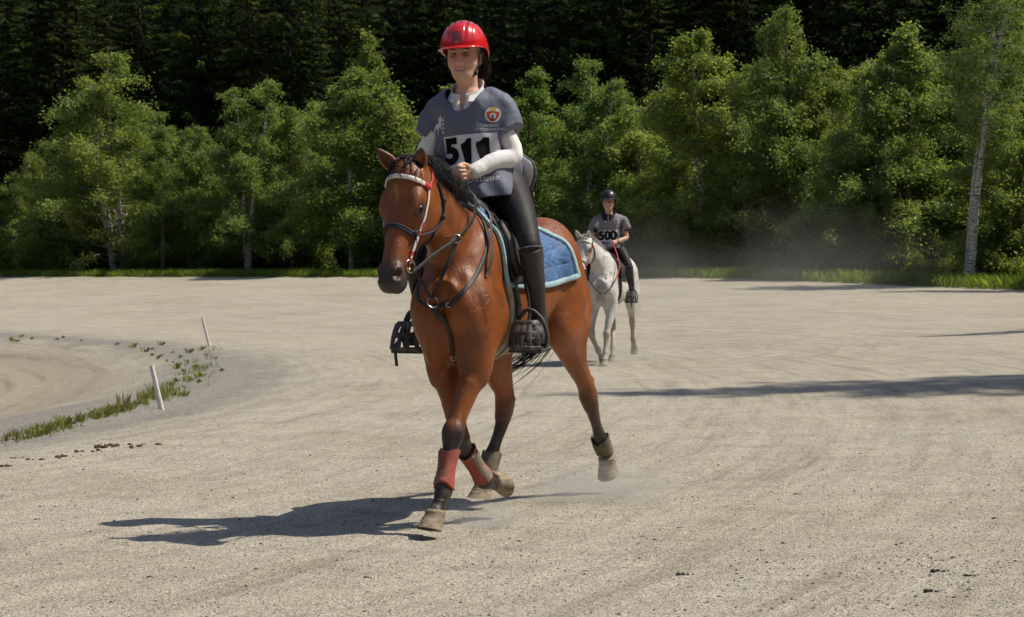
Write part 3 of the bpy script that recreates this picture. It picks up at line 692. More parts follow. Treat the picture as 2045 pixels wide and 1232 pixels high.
def grass_strip():
    rnd = np.random.RandomState(3); n = 42000
    px = rnd.uniform(-60, 2120, n); w = np.interp(px, [0, 700, 1300, 1700, 2100], [.8, .8, 1.2, 2.4, 2.6]); r = R_OUT+.15+rnd.beta(1, 1.3, n)*w
    k = (px-1022.5)/FOCAL_PX; a = k*k+1; b = -2*(k*CX+CY); c = CX*CX+CY*CY-r*r; y = (-b+np.sqrt(b*b-4*a*c))/(2*a); x = k*y; z = ground_z(x, y)
    h = rnd.uniform(.10, .34, n)*np.interp(px, [0, 1300, 1700, 2100], [.8, .9, 1.15, 1.2]); an = rnd.uniform(0, 6.28, n); wd = rnd.uniform(.006, .012, n); ln = rnd.normal(size=(n, 2))*.35
    p = np.stack([x, y, z-.01], 1); s = np.stack([np.cos(an)*wd, np.sin(an)*wd, 0*an], 1); m1 = p+np.stack([ln[:,0]*h*.3, ln[:,1]*h*.3, h*.6], 1); t = p+np.stack([ln[:,0]*h, ln[:,1]*h, h], 1)
    v = np.stack([p-s, p+s, m1+s*.8, t, m1-s*.8], 1).reshape(-1, 3); f = np.arange(n*5).reshape(n, 5)
    tone = np.repeat(np.clip(rnd.uniform(0, 1, n)*.7+.3*vnoise2(p, 1.0, 4), 0, 1), 5)
    o = bpy.data.objects.new('grass', fast_mesh('grass', v, f, GRASS_M, tone)); COL.objects.link(o); tag(o, 'green grass strip along the far edge of the track', None, None, 'stuff')
grass_strip()
# ================================================================ horses
class Frame: pass
def head_frame(poll, muzzle, yaw=0.0, roll=0.0):
    """poll, muzzle: points in the horse frame; u down the face, v out of the face, w to the left"""
    f = Frame(); f.o = np.asarray(poll, float); d = np.asarray(muzzle, float)-f.o
    f.u = unit(d); fw = V(math.cos(yaw), math.sin(yaw), 0)
    f.w = unit(np.cross(V(-math.sin(roll)*0, 0, 1), fw)); f.w = unit(f.w-f.u*(f.w@f.u)); f.v = np.cross(f.w, f.u); f.v = f.v if f.v[0] > 0 else -f.v
    f.p = lambda u, v, w: f.o+f.u*u+f.v*v+f.w*w
    return f
def horse_sdf(P):
    b = Body([]); c = P.get('shift', 0.)
    b.add(Loft((0,0,0), (-1,0,0), (0,0,1), [
        (-.37, 1.07, .11, .085, 0, 2, c), (-.28, 1.05, .20, .145, -.1, 2.1, c), (-.12, 1.08, .275, .155, -.26, 2.1, c), (.05, 1.14, .335, .160, -.34, 2.1, c*.8),
        (.2, 1.13, .325, .178, -.32, 2.1, c*.5), (.4, 1.115, .315, .215, -.18, 2.2, c*.2), (.6, 1.145, .275, .235, -.10, 2.2), (.8, 1.20, .245, .228, -.1, 2.1),
        (.95, 1.25, .232, .225, -.15, 2.05), (1.1, 1.24, .21, .19, -.12, 2), (1.25, 1.2, .15, .135, 0, 2), (1.35, 1.16, .08, .06, 0, 2)], k=.05))
    for s in (-1, 1):
        b.add(Ell((.17, c+s*.105, 1.15), (.28, .062, .12), [(.52,0,-.85), (0,1,0), (.85,0,.52)], k=.09),
              Ell((.03, c*.8+s*.13, 1.0), (.14, .055, .13), k=.07),
              Ell((.29, c+s*.085, 1.05), (.095, .08, .14), k=.06),
              Ell((.24, c+s*.072, .90), (.10, .07, .14), k=.05),
              Ell((-.98, s*.085, 1.30), (.25, .12, .175), k=.08),
              Ell((-.82, s*.195, 1.29), (.06, .035, .06), k=.08))
    b.add(Chain([(.12,0,1.41,.05,.07), (0,0,1.465,.036,.055), (-.2,0,1.43,.06,.06)], k=.08))
    b.add(Chain(P['neck'], side=(0,1,0), k=.10))
    b.add(Ell((.41, c, .96), (.06, .014, .17), op='-', k=.05))
    for s in (-1, 1):      # muscle grooves: shoulder edge, behind the elbow, thigh, flank, jugular
        for pts, r in (([(.30,c+s*.15,1.27), (.335,c+s*.165,1.12), (.30,c+s*.17,.98)], .022), ([(-.10,c*.6+s*.225,1.22), (-.115,c*.6+s*.225,1.05), (-.06,c*.6+s*.21,.90)], .016), ([(-1.12,s*.245,1.28), (-1.17,s*.25,1.10), (-1.16,s*.235,.95)], .020),
                       ([(-.80,s*.26,1.12), (-.86,s*.265,1.02), (-.90,s*.25,.95)], .024), ([(.40,s*.10-.01,1.42), (.38,c*.7+s*.11,1.30), (.37,c+s*.09,1.18)], .018)):
            b.add(Chain([(*q, r, r) for q in pts], op='-', k=.05))
    # head
    f = P['head']; p = f.p
    b.add(Loft(f.o, f.u, f.v, [
        (-.04, -.09, .045, .05, 0, 2), (.02, -.096, .092, .076, .1, 2.2), (.09, -.115, .115, .092, .18, 2.5), (.17, -.132, .132, .099, .2, 2.5),
        (.25, -.125, .125, .089, .22, 2.4), (.33, -.1, .1, .071, .2, 2.3), (.42, -.078, .078, .058, .12, 2.2), (.49, -.07, .068, .055, .05, 2.2),
        (.545, -.065, .057, .049, 0, 2.2), (.575, -.06, .037, .033, 0, 2)], k=.06))
    ax = [f.u, f.v, f.w]
    for s in (-1, 1):
        b.add(Ell(p(.19, -.195, s*.056), (.095, .076, .036), ax, k=.04),
              Ell(p(.168, -.036, s*.086), (.05, .03, .022), ax, k=.04),
              Ell(p(.215, -.052, s*.096), (.035, .022, .012), ax, k=.02),
              Chain([(*p(.23, -.075, s*.088), .014, .014), (*p(.30, -.08, s*.071), .012, .012), (*p(.36, -.078, s*.058), .008, .008)], k=.025),
              Ell(p(.2, -.048, s*.122), (.028, .02, .018), ax, op='-', k=.012),
              Ell(p(.512, -.03, s*.040), (.044, .033, .026), ax, k=.02),
              Ell(p(.535, -.075, s*.03), (.04, .04, .026), ax, k=.03),
              Ell(p(.522, -.018, s*.060), (.030, .019, .028), [f.u*.9+f.w*s*.1+f.v*.3, f.v*.9-f.u*.3, f.w], op='-', k=.008),
              Ell(p(.34, -.03, s*.095), (.09, .03, .028), ax, op='-', k=.05))
        b.add(Chain([(*p(.172, -.052, s*.098), .007, .007), (*p(.183, -.028, s*.092), .008, .008), (*p(.206, -.022, s*.088), .007, .007), (*p(.222, -.036, s*.088), .005, .005)], k=.012))
    b.add(Ell(p(.562, -.052, 0), (.026, .04, .044), ax, k=.03),
          Ell(p(.535, -.115, 0), (.04, .026, .03), ax, k=.025),
          Ell(p(.545, -.094, 0), (.05, .005, .09), ax, op='-', k=.008))
    f.ears = []
    for s, tip in ((1, P['earL']), (-1, P['earR'])):
        base = p(.0, -.055, s*.056); t = np.asarray(tip, float); d = t-base; L = np.linalg.norm(d); d /= L
        fr = P['earfront'][0 if s > 0 else 1]; fr = unit(fr-d*(fr@d)); sd = np.cross(d, fr)
        b.add(Chain([(*(base-d*.02), .026, .026), (*(base+d*L*.25), .034, .026), (*(base+d*L*.5), .034, .024), (*(base+d*L*.78), .021, .015), (*t, .004, .004)], side=sd, k=.02))
        b.add(Ell(base+d*L*.48+fr*.022, (L*.40, .019, .021), [d, fr, sd], op='-', k=.006))
        f.ears.append((base, d, fr, L))
    def lg(nm, *pr):
        for q in pr: q.grp = nm
        b.add(*pr)
    for nm, s in (('LF', 1), ('RF', -1)):
        lg(nm, Chain(P[nm], k=.05))
        kx = P[nm][4]
        lg(nm, Ell((kx[0]+.012, kx[1], kx[2]+.005), (.036, .046, .050), k=.025))
        el = P[nm][1]
        lg(nm, Ell((el[0]+.04, el[1]+s*.03, el[2]-.04), (.05, .035, .13), k=.05))
    for nm, s in (('LH', 1), ('RH', -1)):
        L = P[nm]; hip = V(-1.02, s*.125, 1.2); st = V(*L[0][:3])
        m = hip*.5+st*.5
        lg(nm, Chain([(hip[0]+.05, hip[1], hip[2], .12, .19), (m[0]-.02, m[1]+s*.01, m[2], .115, .19), (st[0]-.02, st[1], st[2], .085, .125)], k=.07))
        g = V(*L[1][:3])
        lg(nm, Chain([(-1.27, s*.10, 1.2, .085, .09), (-1.27+(st[0]+.85)*.25, s*.125, 1.02, .09, .105), (g[0]*.6+st[0]*.4-.09, g[1], g[2]*.5+st[2]*.5+.02, .065, .075), (g[0]-.02, g[1], g[2], .045, .05)], k=.06))
        lg(nm, Chain(L, k=.035))
        h = V(*L[3][:3]); c = V(*L[4][:3]); dn = unit(V(*L[5][:3])-h); up = unit(V(*L[2][:3])-h)
        back = unit(V(-1,0,0)-dn*(V(-1,0,0)@dn))
        pt = h-dn*.05+back*.062
        lg(nm, Chain([(*pt, .022, .024), (*(h+back*.03+dn*.03), .026, .028), (*(h+dn*.13+back*.016), .016, .018)], k=.025))
        lg(nm, Chain([(*pt, .014, .014), (*(h+up*.12+back*.05), .014, .02), (*(h+up*.24+back*.03), .03, .04)], k=.03))
        lg(nm, Chain([(*(h+back*-.028-dn*.0), .034, .02), (*(h+dn*.07-back*.012), .03, .02)], k=.03))
    for nm, i in (('LF', 7), ('RF', 7), ('LH', 6), ('RH', 6)):      # fetlock joint, ergot, bulbs of the heel
        L = P[nm]; fe = V(*L[i][:3]); a = unit(fe-V(*L[i-1][:3])); back = unit(V(-1,0,-.0)-a*(V(-1,0,0)@a)); pa = V(*L[i+1][:3])
        lg(nm, Ell(fe+back*.020+a*.004, (.026, .032, .030), [back, (0,1,0), a], k=.02), Ell(fe+back*-.014-a*.0, (.022, .034, .026), [back, (0,1,0), a], k=.02))
    # tendons behind the front cannons
    for nm in ('LF', 'RF'):
        L = P[nm]; a = V(*L[5][:3]); c = V(*L[7][:3]); dn = unit(c-a); back = unit(V(-1,0,0)-dn*(V(-1,0,0)@dn))
        lg(nm, Chain([(*(a+back*.022), .013, .015), (*(c+back*.02), .018, .02)], k=.015, n=2))
    return b
def hoof_mesh(cor, down, toe, h=.088, r0=.046, r1=.062, sole=.012):
    """cor: coronet centre, down: direction to the sole, toe: direction of the toe"""
    down = unit(down); toe = unit(np.asarray(toe)-down*(np.asarray(toe)@down)); w = np.cross(down, toe)
    mb = MB(); rows = []
    for t, r, z, sh in [(0, r0*.86, -.012, -.004), (0, r0*1.04, -.004, -.002), (0, r0*1.06, .006, 0), (0, r0*1.0, .012, .002), (.5, 0, 0, 0), (1, 0, 0, 0), (1.02, 0, 0, 0), (1.02, -1, 0, 0)]:
        ring = []
        for a in np.linspace(0, 2*math.pi, 24, endpoint=False):
            ca, sa = math.cos(a), math.sin(a)
            if t == 0: rr, zz, s = r, z+.012*ca*-1*0-(.02*(ca-1)*-.5)*.6, sh
            else:
                rr = r0+(r1-r0)*t; zz = .012+(h-.012)*t; s = .036*t
                if r == -1: rr *= .72; zz -= .012
            rx = rr*(1.06 if ca > 0 else (.95 if t else 1.0)); back = (1-.10*(1-ca)*.5*(1 if t >= .5 else .3))
            ring.append(np.asarray(cor)+toe*(rx*ca+s)+w*rr*sa*.96+down*zz*back)
        rows.append(ring)
    mb.grid(np.array(rows), closed_v=True)
    n = 24; mb.f.append(tuple(mb.n-n+j for j in range(n))[::-1]); mb.f.append(tuple(range(n)))
    return mb
def smoothstep(a, b, x): t = np.clip((x-a)/(b-a), 0, 1); return t*t*(3-2*t)
def vnoise(Pt, s, seed=0):
    """cheap smooth pseudo noise 0..1"""
    r = np.random.RandomState(seed); d = np.zeros(len(Pt))
    for i in range(6):
        k = r.normal(size=3)*s*(1+.35*i); d += np.sin(Pt@k+r.uniform(0, 6.28))/(1+.25*i)
    return np.clip(.5+d/7, 0, 1)
def dist_polyline(Pt, L):
    d = np.full(len(Pt), 9.)
    for a, b in zip(L[:-1], L[1:]):
        a = np.asarray(a[:3]); b = np.asarray(b[:3]); ab = b-a; t = np.clip((Pt-a)@ab/(ab@ab), 0, 1)
        d = np.minimum(d, np.linalg.norm(Pt-a-t[:,None]*ab, axis=1))
    return d
def bay_tint(Pt, P):
    n = vnoise(Pt, 6, 3); c = np.array((.235, .064, .0110))*(0.72+.5*n[:,None])
    dark = np.array((.013, .011, .0105)); brown = np.array((.085, .045, .024))
    def mixc(c, d, t): return c*(1-t[:,None])+np.asarray(d)*t[:,None]
    c = mixc(c, (.36, .12, .035), .5*smoothstep(.98, .84, Pt[:,2])*(np.abs(Pt[:,0]+.4) < .5))
    for nm, zt, zb in (('LF', .56, .44), ('RF', .53, .40)):
        L = P[nm]; d = dist_polyline(Pt, L[2:]); t = smoothstep(.12, .06, d)*smoothstep(zt, zb, Pt[:,2]+.02*np.sin(Pt[:,1]*90))
        c = mixc(c, dark*1.4, t)
    for nm in ('LH', 'RH'):
        L = P[nm]; d = dist_polyline(Pt, L[2:]); hz = L[3][2]
        t = smoothstep(.14, .07, d)*smoothstep(hz+.10, hz-.12, Pt[:,2]); c = mixc(c, (.062, .036, .023), t)
        d2 = dist_polyline(Pt, L[6:]); c = mixc(c, dark*2, smoothstep(.12, .06, d2))
    nd = vnoise(Pt, 30, 11); c = mixc(c, (.125,.10,.078), smoothstep(.62, .2, Pt[:,2])*smoothstep(.35, .8, nd)*.55)
    ns = vnoise(Pt, 11, 17); c = c*(1-.28*smoothstep(.55, .8, ns)*(Pt[:,2] > .75))[:,None]
    f = P['head']; q = Pt-f.o; u = q@f.u; v = q@f.v; w = q@f.w
    near = (np.abs(w) < .16) & (u > -.25) & (u < .65) & (v < .12) & (v > -.32)
    t = smoothstep(.37, .53, u-.3*v*0)*near; c = mixc(c, (.036, .030, .029), t*.93)
    lip = near & (u > .49); c = mixc(c, (.075, .066, .062), .7*lip*smoothstep(.6, .4, n))
    e = np.sqrt((u-.2)**2+((v+.048)*1.2)**2); c = mixc(c, (.03, .02, .017), near*(np.abs(w) > .06)*smoothstep(.05, .026, e)*.85)
    blz = near & (v > -.06)
    c = mixc(c, (.36, .24, .19), .55*blz*smoothstep(.012, .002, np.abs(w+.004*np.sin(u*30)))*smoothstep(.09, .12, u)*smoothstep(.2, .15, u))
    c = mixc(c, (.22, .075, .025), .25*near*smoothstep(.3, .15, u))
    for (base, d, fr, L), s in zip(f.ears, (1, -1)):
        qq = Pt-base; a = qq@d; ins = (qq@fr); m = (a > .01) & (a < L+.02) & (np.linalg.norm(qq-a[:,None]*d, axis=1) < .05)
        c = mixc(c, dark*1.5, m*smoothstep(.55, .95, a/L)); c = mixc(c, (.09, .035, .018), .6*m*(ins > .0)*smoothstep(.1, .3, a/L))
    return c
def grey_tint(Pt, P):
    n = vnoise(Pt, 9, 5); n2 = vnoise(Pt, 26, 8); n3 = vnoise(Pt, 60, 2)
    c = np.array((.68, .66, .63))*(.66+.34*n[:,None]+.1*n2[:,None])
    def mixc(c, d, t): return c*(1-t[:,None])+np.asarray(d)*t[:,None]
    # dark sweat patch on the chest and flecks
    c = mixc(c, (.16, .145, .13), .65*smoothstep(.11, .03, np.abs(Pt[:,1]-.02))*smoothstep(.8, .9, Pt[:,2])*smoothstep(1.2, 1.05, Pt[:,2])*(Pt[:,0] > .2)*(.5+.5*n2))
    c = mixc(c, (.20, .19, .175), .7*smoothstep(.5, .75, n2)*smoothstep(.45, .65, n))
    for nm in ('LF', 'RF', 'LH', 'RH'):
        kn = P[nm][4 if nm[1] == 'F' else 3][2]
        d = dist_polyline(Pt, P[nm][2:]); t = smoothstep(.14, .08, d)*smoothstep(kn+.22, kn+.02, Pt[:,2])
        c = mixc(c, (.40, .345, .27), t*.8)
    f = P['head']; q = Pt-f.o; u = q@f.u; v = q@f.v; w = q@f.w
    near = (np.abs(w) < .16) & (u > -.2) & (u < .65) & (v < .12) & (v > -.32)
    c = mixc(c, (.13, .12, .115), near*smoothstep(.38, .54, u)*.75)
    e = np.sqrt((u-.185)**2+(v+.05)**2); c = mixc(c, (.05, .045, .042), near*(np.abs(w) > .05)*smoothstep(.06, .02, e)*.9)
    return c
def coat_material(name, rough, spec, bump=.12, sheen=0):
    m = N(name); a = m.n('Attribute', attribute_name='tint'); co = m.coord('Object')
    st = m.coord('Object', (55, 55, 14)); n1 = m.noise(st, 9, 4, .6); n2 = m.noise(co, 5, 5, .6); n4 = m.noise(co, 340, 2)
    c = m.mix(1.0, a.outputs['Color'], m.ramp(n1, [(.25, (.62,.62,.62)), (.75, (1.32,1.32,1.32))]), 'MULTIPLY')
    c = m.mix(1.0, c, m.ramp(n2, [(.3, (.84,.84,.84)), (.7, (1.12,1.12,1.12))]), 'MULTIPLY')
    c = m.mix(1.0, c, m.ramp(n4, [(.3, (.9,.9,.9)), (.7, (1.08,1.08,1.08))]), 'MULTIPLY')
    m.base(c)
    r = m.ramp(m.noise(co, 9, 5, .65), [(.3, (rough-.10,)*3), (.7, (rough+.14,)*3)]); m.l(r, m.b.inputs['Roughness'])
    m.set(Specular_IOR_Level=spec)
    # veins and skin folds: thin wandering ridges, plus hair grain and broad muscle ripple
    vn = m.n('TexVoronoi', feature='DISTANCE_TO_EDGE'); vn.inputs['Scale'].default_value = 11
    wv = m.n('VectorMath', operation='ADD'); nz = m.n('TexNoise'); nz.inputs['Scale'].default_value = 9; m.l(co, nz.inputs['Vector'])
    sc = m.n('VectorMath', operation='SCALE'); sc.inputs['Scale'].default_value = .16; m.l(nz.outputs['Color'], sc.inputs[0]); m.l(co, wv.inputs[0]); m.l(sc.outputs[0], wv.inputs[1]); m.l(wv.outputs[0], vn.inputs['Vector'])
    ve = m.ramp(vn.outputs['Distance'], [(0, (1,1,1)), (.045, (0,0,0))]); gate = m.ramp(m.noise(co, 3.2, 2), [(.5, (0,0,0)), (.6, (1,1,1))])
    h1 = m.math('MULTIPLY', ve, gate)
    b1 = m.bump(h1, .55*bump/.12, .003)
    b2 = m.bump(m.noise(m.coord('Object', (1.4, 1.4, .6)), 11, 3), .3, .02, b1)
    b3 = m.bump(m.noise(m.coord('Object', (1, 1, .45)), 85, 4, .7), .5, .0045, b2)
    m.bump(m.noise(m.coord('Object', (300, 300, 80)), 1, 3, .7), .25, .0035, b3)
    return m.m
def strand(mb, pts, r0, n=3, res=4):
    k = len(pts); mb.tube(pts, np.array([r0*(1-.85*(i/(k-1))**1.6) for i in range(k)]), n=n, cap=False, res=res)
HAIRBLK = None
def hair_mat(name, c, rough=.42):
    m = N(name); co = m.coord('Object', (60, 60, 20)); m.base(m.ramp(m.noise(co, 4, 4), [(.3, tuple(x*.6 for x in c)), (.7, tuple(x*1.5 for x in c))]))
    m.set(Roughness=rough, Specular_IOR_Level=.18); return m.m
def horse_matrix(loc, yaw_deg, scale=1.0, roll=0.0):
    """heading: yaw measured from 'towards the camera', positive to the left of the picture"""
    t = R(yaw_deg); ang = math.atan2(-math.cos(t), -math.sin(t))
    return Matrix.Translation(loc) @ Matrix.Rotation(ang, 4, 'Z') @ Matrix.Rotation(R(roll), 4, 'X') @ Matrix.Diagonal((scale, scale, scale, 1))

BAY = dict(shift=.035,
    neck=[(-.05,.025,1.23,.110,.215), (.16,.028,1.33,.100,.165), (.32,-.008,1.462,.090,.150), (.44,-.045,1.57,.082,.125), (.53,-.068,1.63,.074,.098)],
    LF=[(.24,.135,1.02,.085,.12), (.15,.135,.86,.074,.10), (.23,.115,.69,.053,.068), (.305,.09,.55,.041,.047), (.345,.08,.468,.049,.048), (.375,.075,.39,.034,.036), (.405,.072,.30,.027,.033), (.435,.068,.215,.037,.041), (.475,.060,.15,.031,.034), (.50,.053,.115,.038,.042)],
    RF=[(.22,-.075,1.02,.085,.12), (.10,-.065,.85,.08,.115), (.12,-.02,.66,.06,.078), (.13,.01,.51,.045,.052), (.12,.022,.425,.05,.048), (.055,.032,.365,.037,.037), (-.03,.047,.285,.029,.034), (-.105,.062,.215,.037,.041), (-.17,.07,.20,.031,.034), (-.205,.074,.205,.038,.042)],
    RH=[(-.70,-.14,.90,.085,.12), (-.79,-.125,.72,.068,.095), (-.85,-.115,.615,.05,.062), (-.865,-.11,.535,.048,.057), (-.84,-.118,.44,.033,.039), (-.78,-.13,.345,.028,.033), (-.73,-.142,.26,.039,.043), (-.695,-.15,.18,.033,.036), (-.68,-.155,.145,.04,.044)],
    LH=[(-.90,.18,.94,.085,.125), (-1.10,.185,.76,.056,.078), (-1.24,.19,.645,.043,.052), (-1.31,.193,.565,.046,.053), (-1.375,.197,.47,.032,.038), (-1.44,.2,.385,.027,.032), (-1.50,.204,.30,.039,.043), (-1.545,.21,.245,.033,.036), (-1.565,.214,.215,.04,.044)],
)
BAY['head'] = head_frame((.555,-.085,1.692), (.742,-.09,1.195), R(-11))
BAY['earL'] = (.55, .008, 1.775); BAY['earR'] = (.58, -.205, 1.775)
BAY['earfront'] = [unit((1,.45,.1)), unit((1,-.1,.1))]
HM = horse_matrix((-.227, 10.81, .0), 20)
bay_sdf = horse_sdf(BAY)
coat = coat_material('bay_coat', .43, .45)
def hoof_material(name, c1, c2):
    m = N(name); co = m.coord('Object'); st = m.coord('Object', (3, 3, 46)); n1 = m.noise(st, 2.2, 4, .6); n2 = m.noise(co, 26, 6, .7)
    col = m.mix(1.0, m.ramp(n1, [(.3, c1), (.7, c2)]), m.ramp(n2, [(.3, (.5,.47,.44)), (.5, (1,1,1)), (.75, (1.2,1.18,1.12))]), 'MULTIPLY'); m.base(col); m.set(Roughness=.8, Specular_IOR_Level=.2); b = m.bump(n1, .6, .006); m.bump(n2, .5, .006, b); return m.m
hoofmat = hoof_material('dusty_hoof', (.17,.135,.095), (.36,.30,.215))
def make_horse(name, label, P, body, M, h, mat, tintf, hair, hoofm, group=None):
    root = empty(name, M); tag(root, label, 'horse')
    if group: root['group'] = group
    v, q = polygonise(body, h); mesh_obj('body', v, q, mat, root, col=tintf(v, P)); P['surf'] = Surf(v, q)
    for nm, L in ((k, P[k]) for k in ('LF', 'RF', 'LH', 'RH')):
        a = V(*L[-2][:3]); c = V(*L[-1][:3]); dn, toe = P['hoof'][nm]
        hoof_mesh(c, dn, toe).build('hoof', hoofm, root)
    f = P['head']
    eye = N(name+'_eye'); eye.base((.012,.007,.005)); eye.set(Roughness=.16, Specular_IOR_Level=.3)
    for s in (-1, 1):
        e = MB(); e.ellipsoid(f.p(.2, -.049, s*.090), (.025, .021, .024), [f.u, f.v, f.w], 16, 12); e.build('eye', eye.m, root)
    return root
BAY['hoof'] = dict(LF=(V(.35,-.05,-1), V(1,-.05,.3)), RF=(V(-.85,.2,.12), V(-.15,.05,-1)), RH=(V(.2,-.08,-1), V(1,-.1,.2)), LH=(V(-.45,.1,-1), V(1,0,-.35)))
horse = make_horse('bay_horse', 'bay horse with black mane trotting nearest, wearing white browband and blue saddle cloth', BAY, bay_sdf, HM, .0068, coat, bay_tint, None, hoofmat)
# ================================================================ tack of the bay horse
LEA = simple('black_leather', (.020,.018,.017), .5, .3, 25, .3, 120, spec=.35, dirt=((.11,.098,.082), .3))
LEA2 = simple('worn_leather', (.05,.042,.036), .6, .3, 20, .3, 120, dirt=((.17,.15,.125), .4))
STEEL = simple('steel_ring', (.55,.52,.47), .28, .15, 30, 0, metal=1)
ROPE = simple('navy_rope', (.022,.024,.045), .8, .3, 60, .6, 300)
WHITE = simple('white_beta', (.68,.66,.63), .35, .08, 20, .1)
REDM = simple('red_plastic', (.45,.028,.025), .4, .2, 30, .2)
BLUE = simple('blue_quilt', (.055,.125,.27), .65, .25, 7, .5, 160, spec=.35, dirt=((.16,.26,.42), .45))
PALEB = simple('pale_blue_fleece', (.34,.50,.55), .9, .15, 40, .9, 260, dist=.006)
FLEECE = simple('dusty_fleece', (.44,.39,.31), .95, .25, 60, .9, 260, dist=.008)
trunk = front = hb = BAY['surf']
def around(x, phi, off=0., body=None, cz=1.18, cy=.0):
    """points on the trunk at station x and angle phi (0 = spine, + = left side)"""
    x = np.atleast_1d(x).astype(float); phi = np.broadcast_to(np.atleast_1d(phi), x.shape)
    d = np.stack([0*x, np.sin(phi), np.cos(phi)], -1); o = np.stack([x, 0*x+cy, 0*x+cz], -1)
    return (body or trunk).cast(o+d*.62, -d, off, .7)
def surf_grid(fx, s, t, off):
    """grid on the trunk: fx(s, t) -> x, phi"""
    S, T = np.meshgrid(s, t, indexing='ij'); x, ph = fx(S, T); P = around(x.ravel(), ph.ravel(), off); Nn = trunk.grad(P)
    return P.reshape(*S.shape, 3), Nn.reshape(*S.shape, 3)
# saddle cloth
root = empty('saddle_cloth', HM); tag(root, 'blue quilted saddle cloth with pale blue piping under the saddle of the bay horse', 'saddle cloth')
_s = np.linspace(0, 1, 121); _t = np.linspace(-1, 1, 141)
def pad_fx(S, T):
    A = np.abs(T); x0 = .035-.055*A+.01*np.sin(A*3); x1 = -.70-.20*A**1.2; ph = np.sign(T)*A*(R(99)+R(4)*np.sin(S*3.14)-R(12)*S**1.6)
    return x0+(x1-x0)*S, ph
G, Nn = surf_grid(pad_fx, _s, _t, .004)
S_, T_ = np.meshgrid(_s, _t, indexing='ij')
quilt = .008*np.abs(np.sin(S_*math.pi*4))**.4*np.abs(np.sin(T_*math.pi*5))**.3*np.minimum(1, np.minimum(S_, 1-S_)*14)
quilt = quilt+.0025*np.sin(S_*60+7*np.sin(T_*20))*np.sin(T_*45)
thick(G, Nn, (.008+quilt)[...,None]).build('quilted_panel', BLUE, root)
edge = np.concatenate([G[0], G[:,-1], G[-1][::-1], G[:,0][::-1]]); en = np.concatenate([Nn[0], Nn[:,-1], Nn[-1][::-1], Nn[:,0][::-1]])
keep = [0]
for i in range(1, len(edge)):
    if np.linalg.norm(edge[i]-edge[keep[-1]]) > .012: keep.append(i)
edge = edge[keep]; en = en[keep]
MB().tube(edge+en*.010, 1.0, flat=(.014, .009), side=en).build('piping', PALEB, root)
# saddle
root = empty('saddle', HM); tag(root, 'black leather riding saddle on the bay horse, under the rider in red helmet', 'saddle')
def flap_fx(side, x0f, x1f, p0, p1):
    def fx(S, T):
        ph = p0+(p1-p0)*T; xa = x0f(T); xb = x1f(T); return xa+(xb-xa)*S, side*ph
    return fx
for side in (1, -1):
    fx = flap_fx(side, lambda T: -.03-.05*T+.03*np.sin(T*3.14), lambda T: -.50+.16*T**2+.02*np.sin(T*6), R(14), R(97))
    g, n = surf_grid(fx, np.linspace(0, 1, 18), np.linspace(0, 1, 24), .024); thick(g, n, .007).build('flap', LEA, root)
    fx = flap_fx(side, lambda T: -.30-.05*T, lambda T: -.66+.22*T**1.5, R(12), R(84))
    g, n = surf_grid(fx, np.linspace(0, 1, 14), np.linspace(0, 1, 18), .020); thick(g, n, .006).build('rear_skirt', LEA2, root)
    # knee block: curved thick roll
    tt = np.linspace(0, 1, 14); x = -.075-.07*tt+.045*np.sin(tt*3.14); ph = side*(R(24)+R(62)*tt)
    P = around(x, ph, .042); MB().tube(P, .023*(.55+.45*np.sin(np.pi*(.12+.8*tt))), n=10).build('knee_block', LEA2, root)
    x2 = -.085-.02*tt; P = around(x2, side*(R(18)+R(55)*tt), .034); MB().tube(P, .007, n=6).build('flap_edge', LEA2, root)
# seat: swept cross-sections
rows = []
for x, zc, hw, dz in [(-.02, 1.545, .05, .05), (-.06, 1.575, .075, .06), (-.12, 1.568, .085, .055), (-.2, 1.548, .10, .055), (-.3, 1.535, .135, .055), (-.4, 1.545, .165, .06), (-.47, 1.575, .17, .065), (-.52, 1.60, .14, .06), (-.54, 1.585, .10, .06)]:
    ring = []
    for a in np.linspace(-1, 1, 15): ring.append((x, hw*a, zc-dz*abs(a)**2.2+(.0 if abs(a) < .9 else -.02)))
    rows.append(ring)
rows = np.array(rows); nn = np.zeros_like(rows); nn[...,2] = 1
thick(catmull(rows.reshape(len(rows), -1), 3).reshape(-1, 15, 3), np.broadcast_to(V(0,0,-1), (25, 15, 3)), .03).build('seat', LEA, root)
MB().tube([(-.02,-.06,1.5), (-.015,-.04,1.565), (-.01,0,1.59), (-.015,.04,1.565), (-.02,.06,1.5)], .016, n=8, res=4).build('pommel', LEA2, root)
MB().tube([(-.52,-.15,1.53), (-.545,-.10,1.595), (-.55,0,1.625), (-.545,.10,1.595), (-.52,.15,1.53)], .018, n=8, res=4).build('cantle', LEA2, root)
# girth round the belly
tt = np.linspace(R(92), R(268), 40); P = around(np.full(40, -.075)+.03*np.cos(tt), tt, .008); n = trunk.grad(P)
MB().tube(P+n*.006, 1.0, flat=(.052, .008), side=n).build('girth', LEA, root)
for dx, w in ((.055, .017), (-.055, .012)):
    MB().tube(P+n*.008+V(dx,0,0), w, n=8).build('fleece_edge', FLEECE, root)
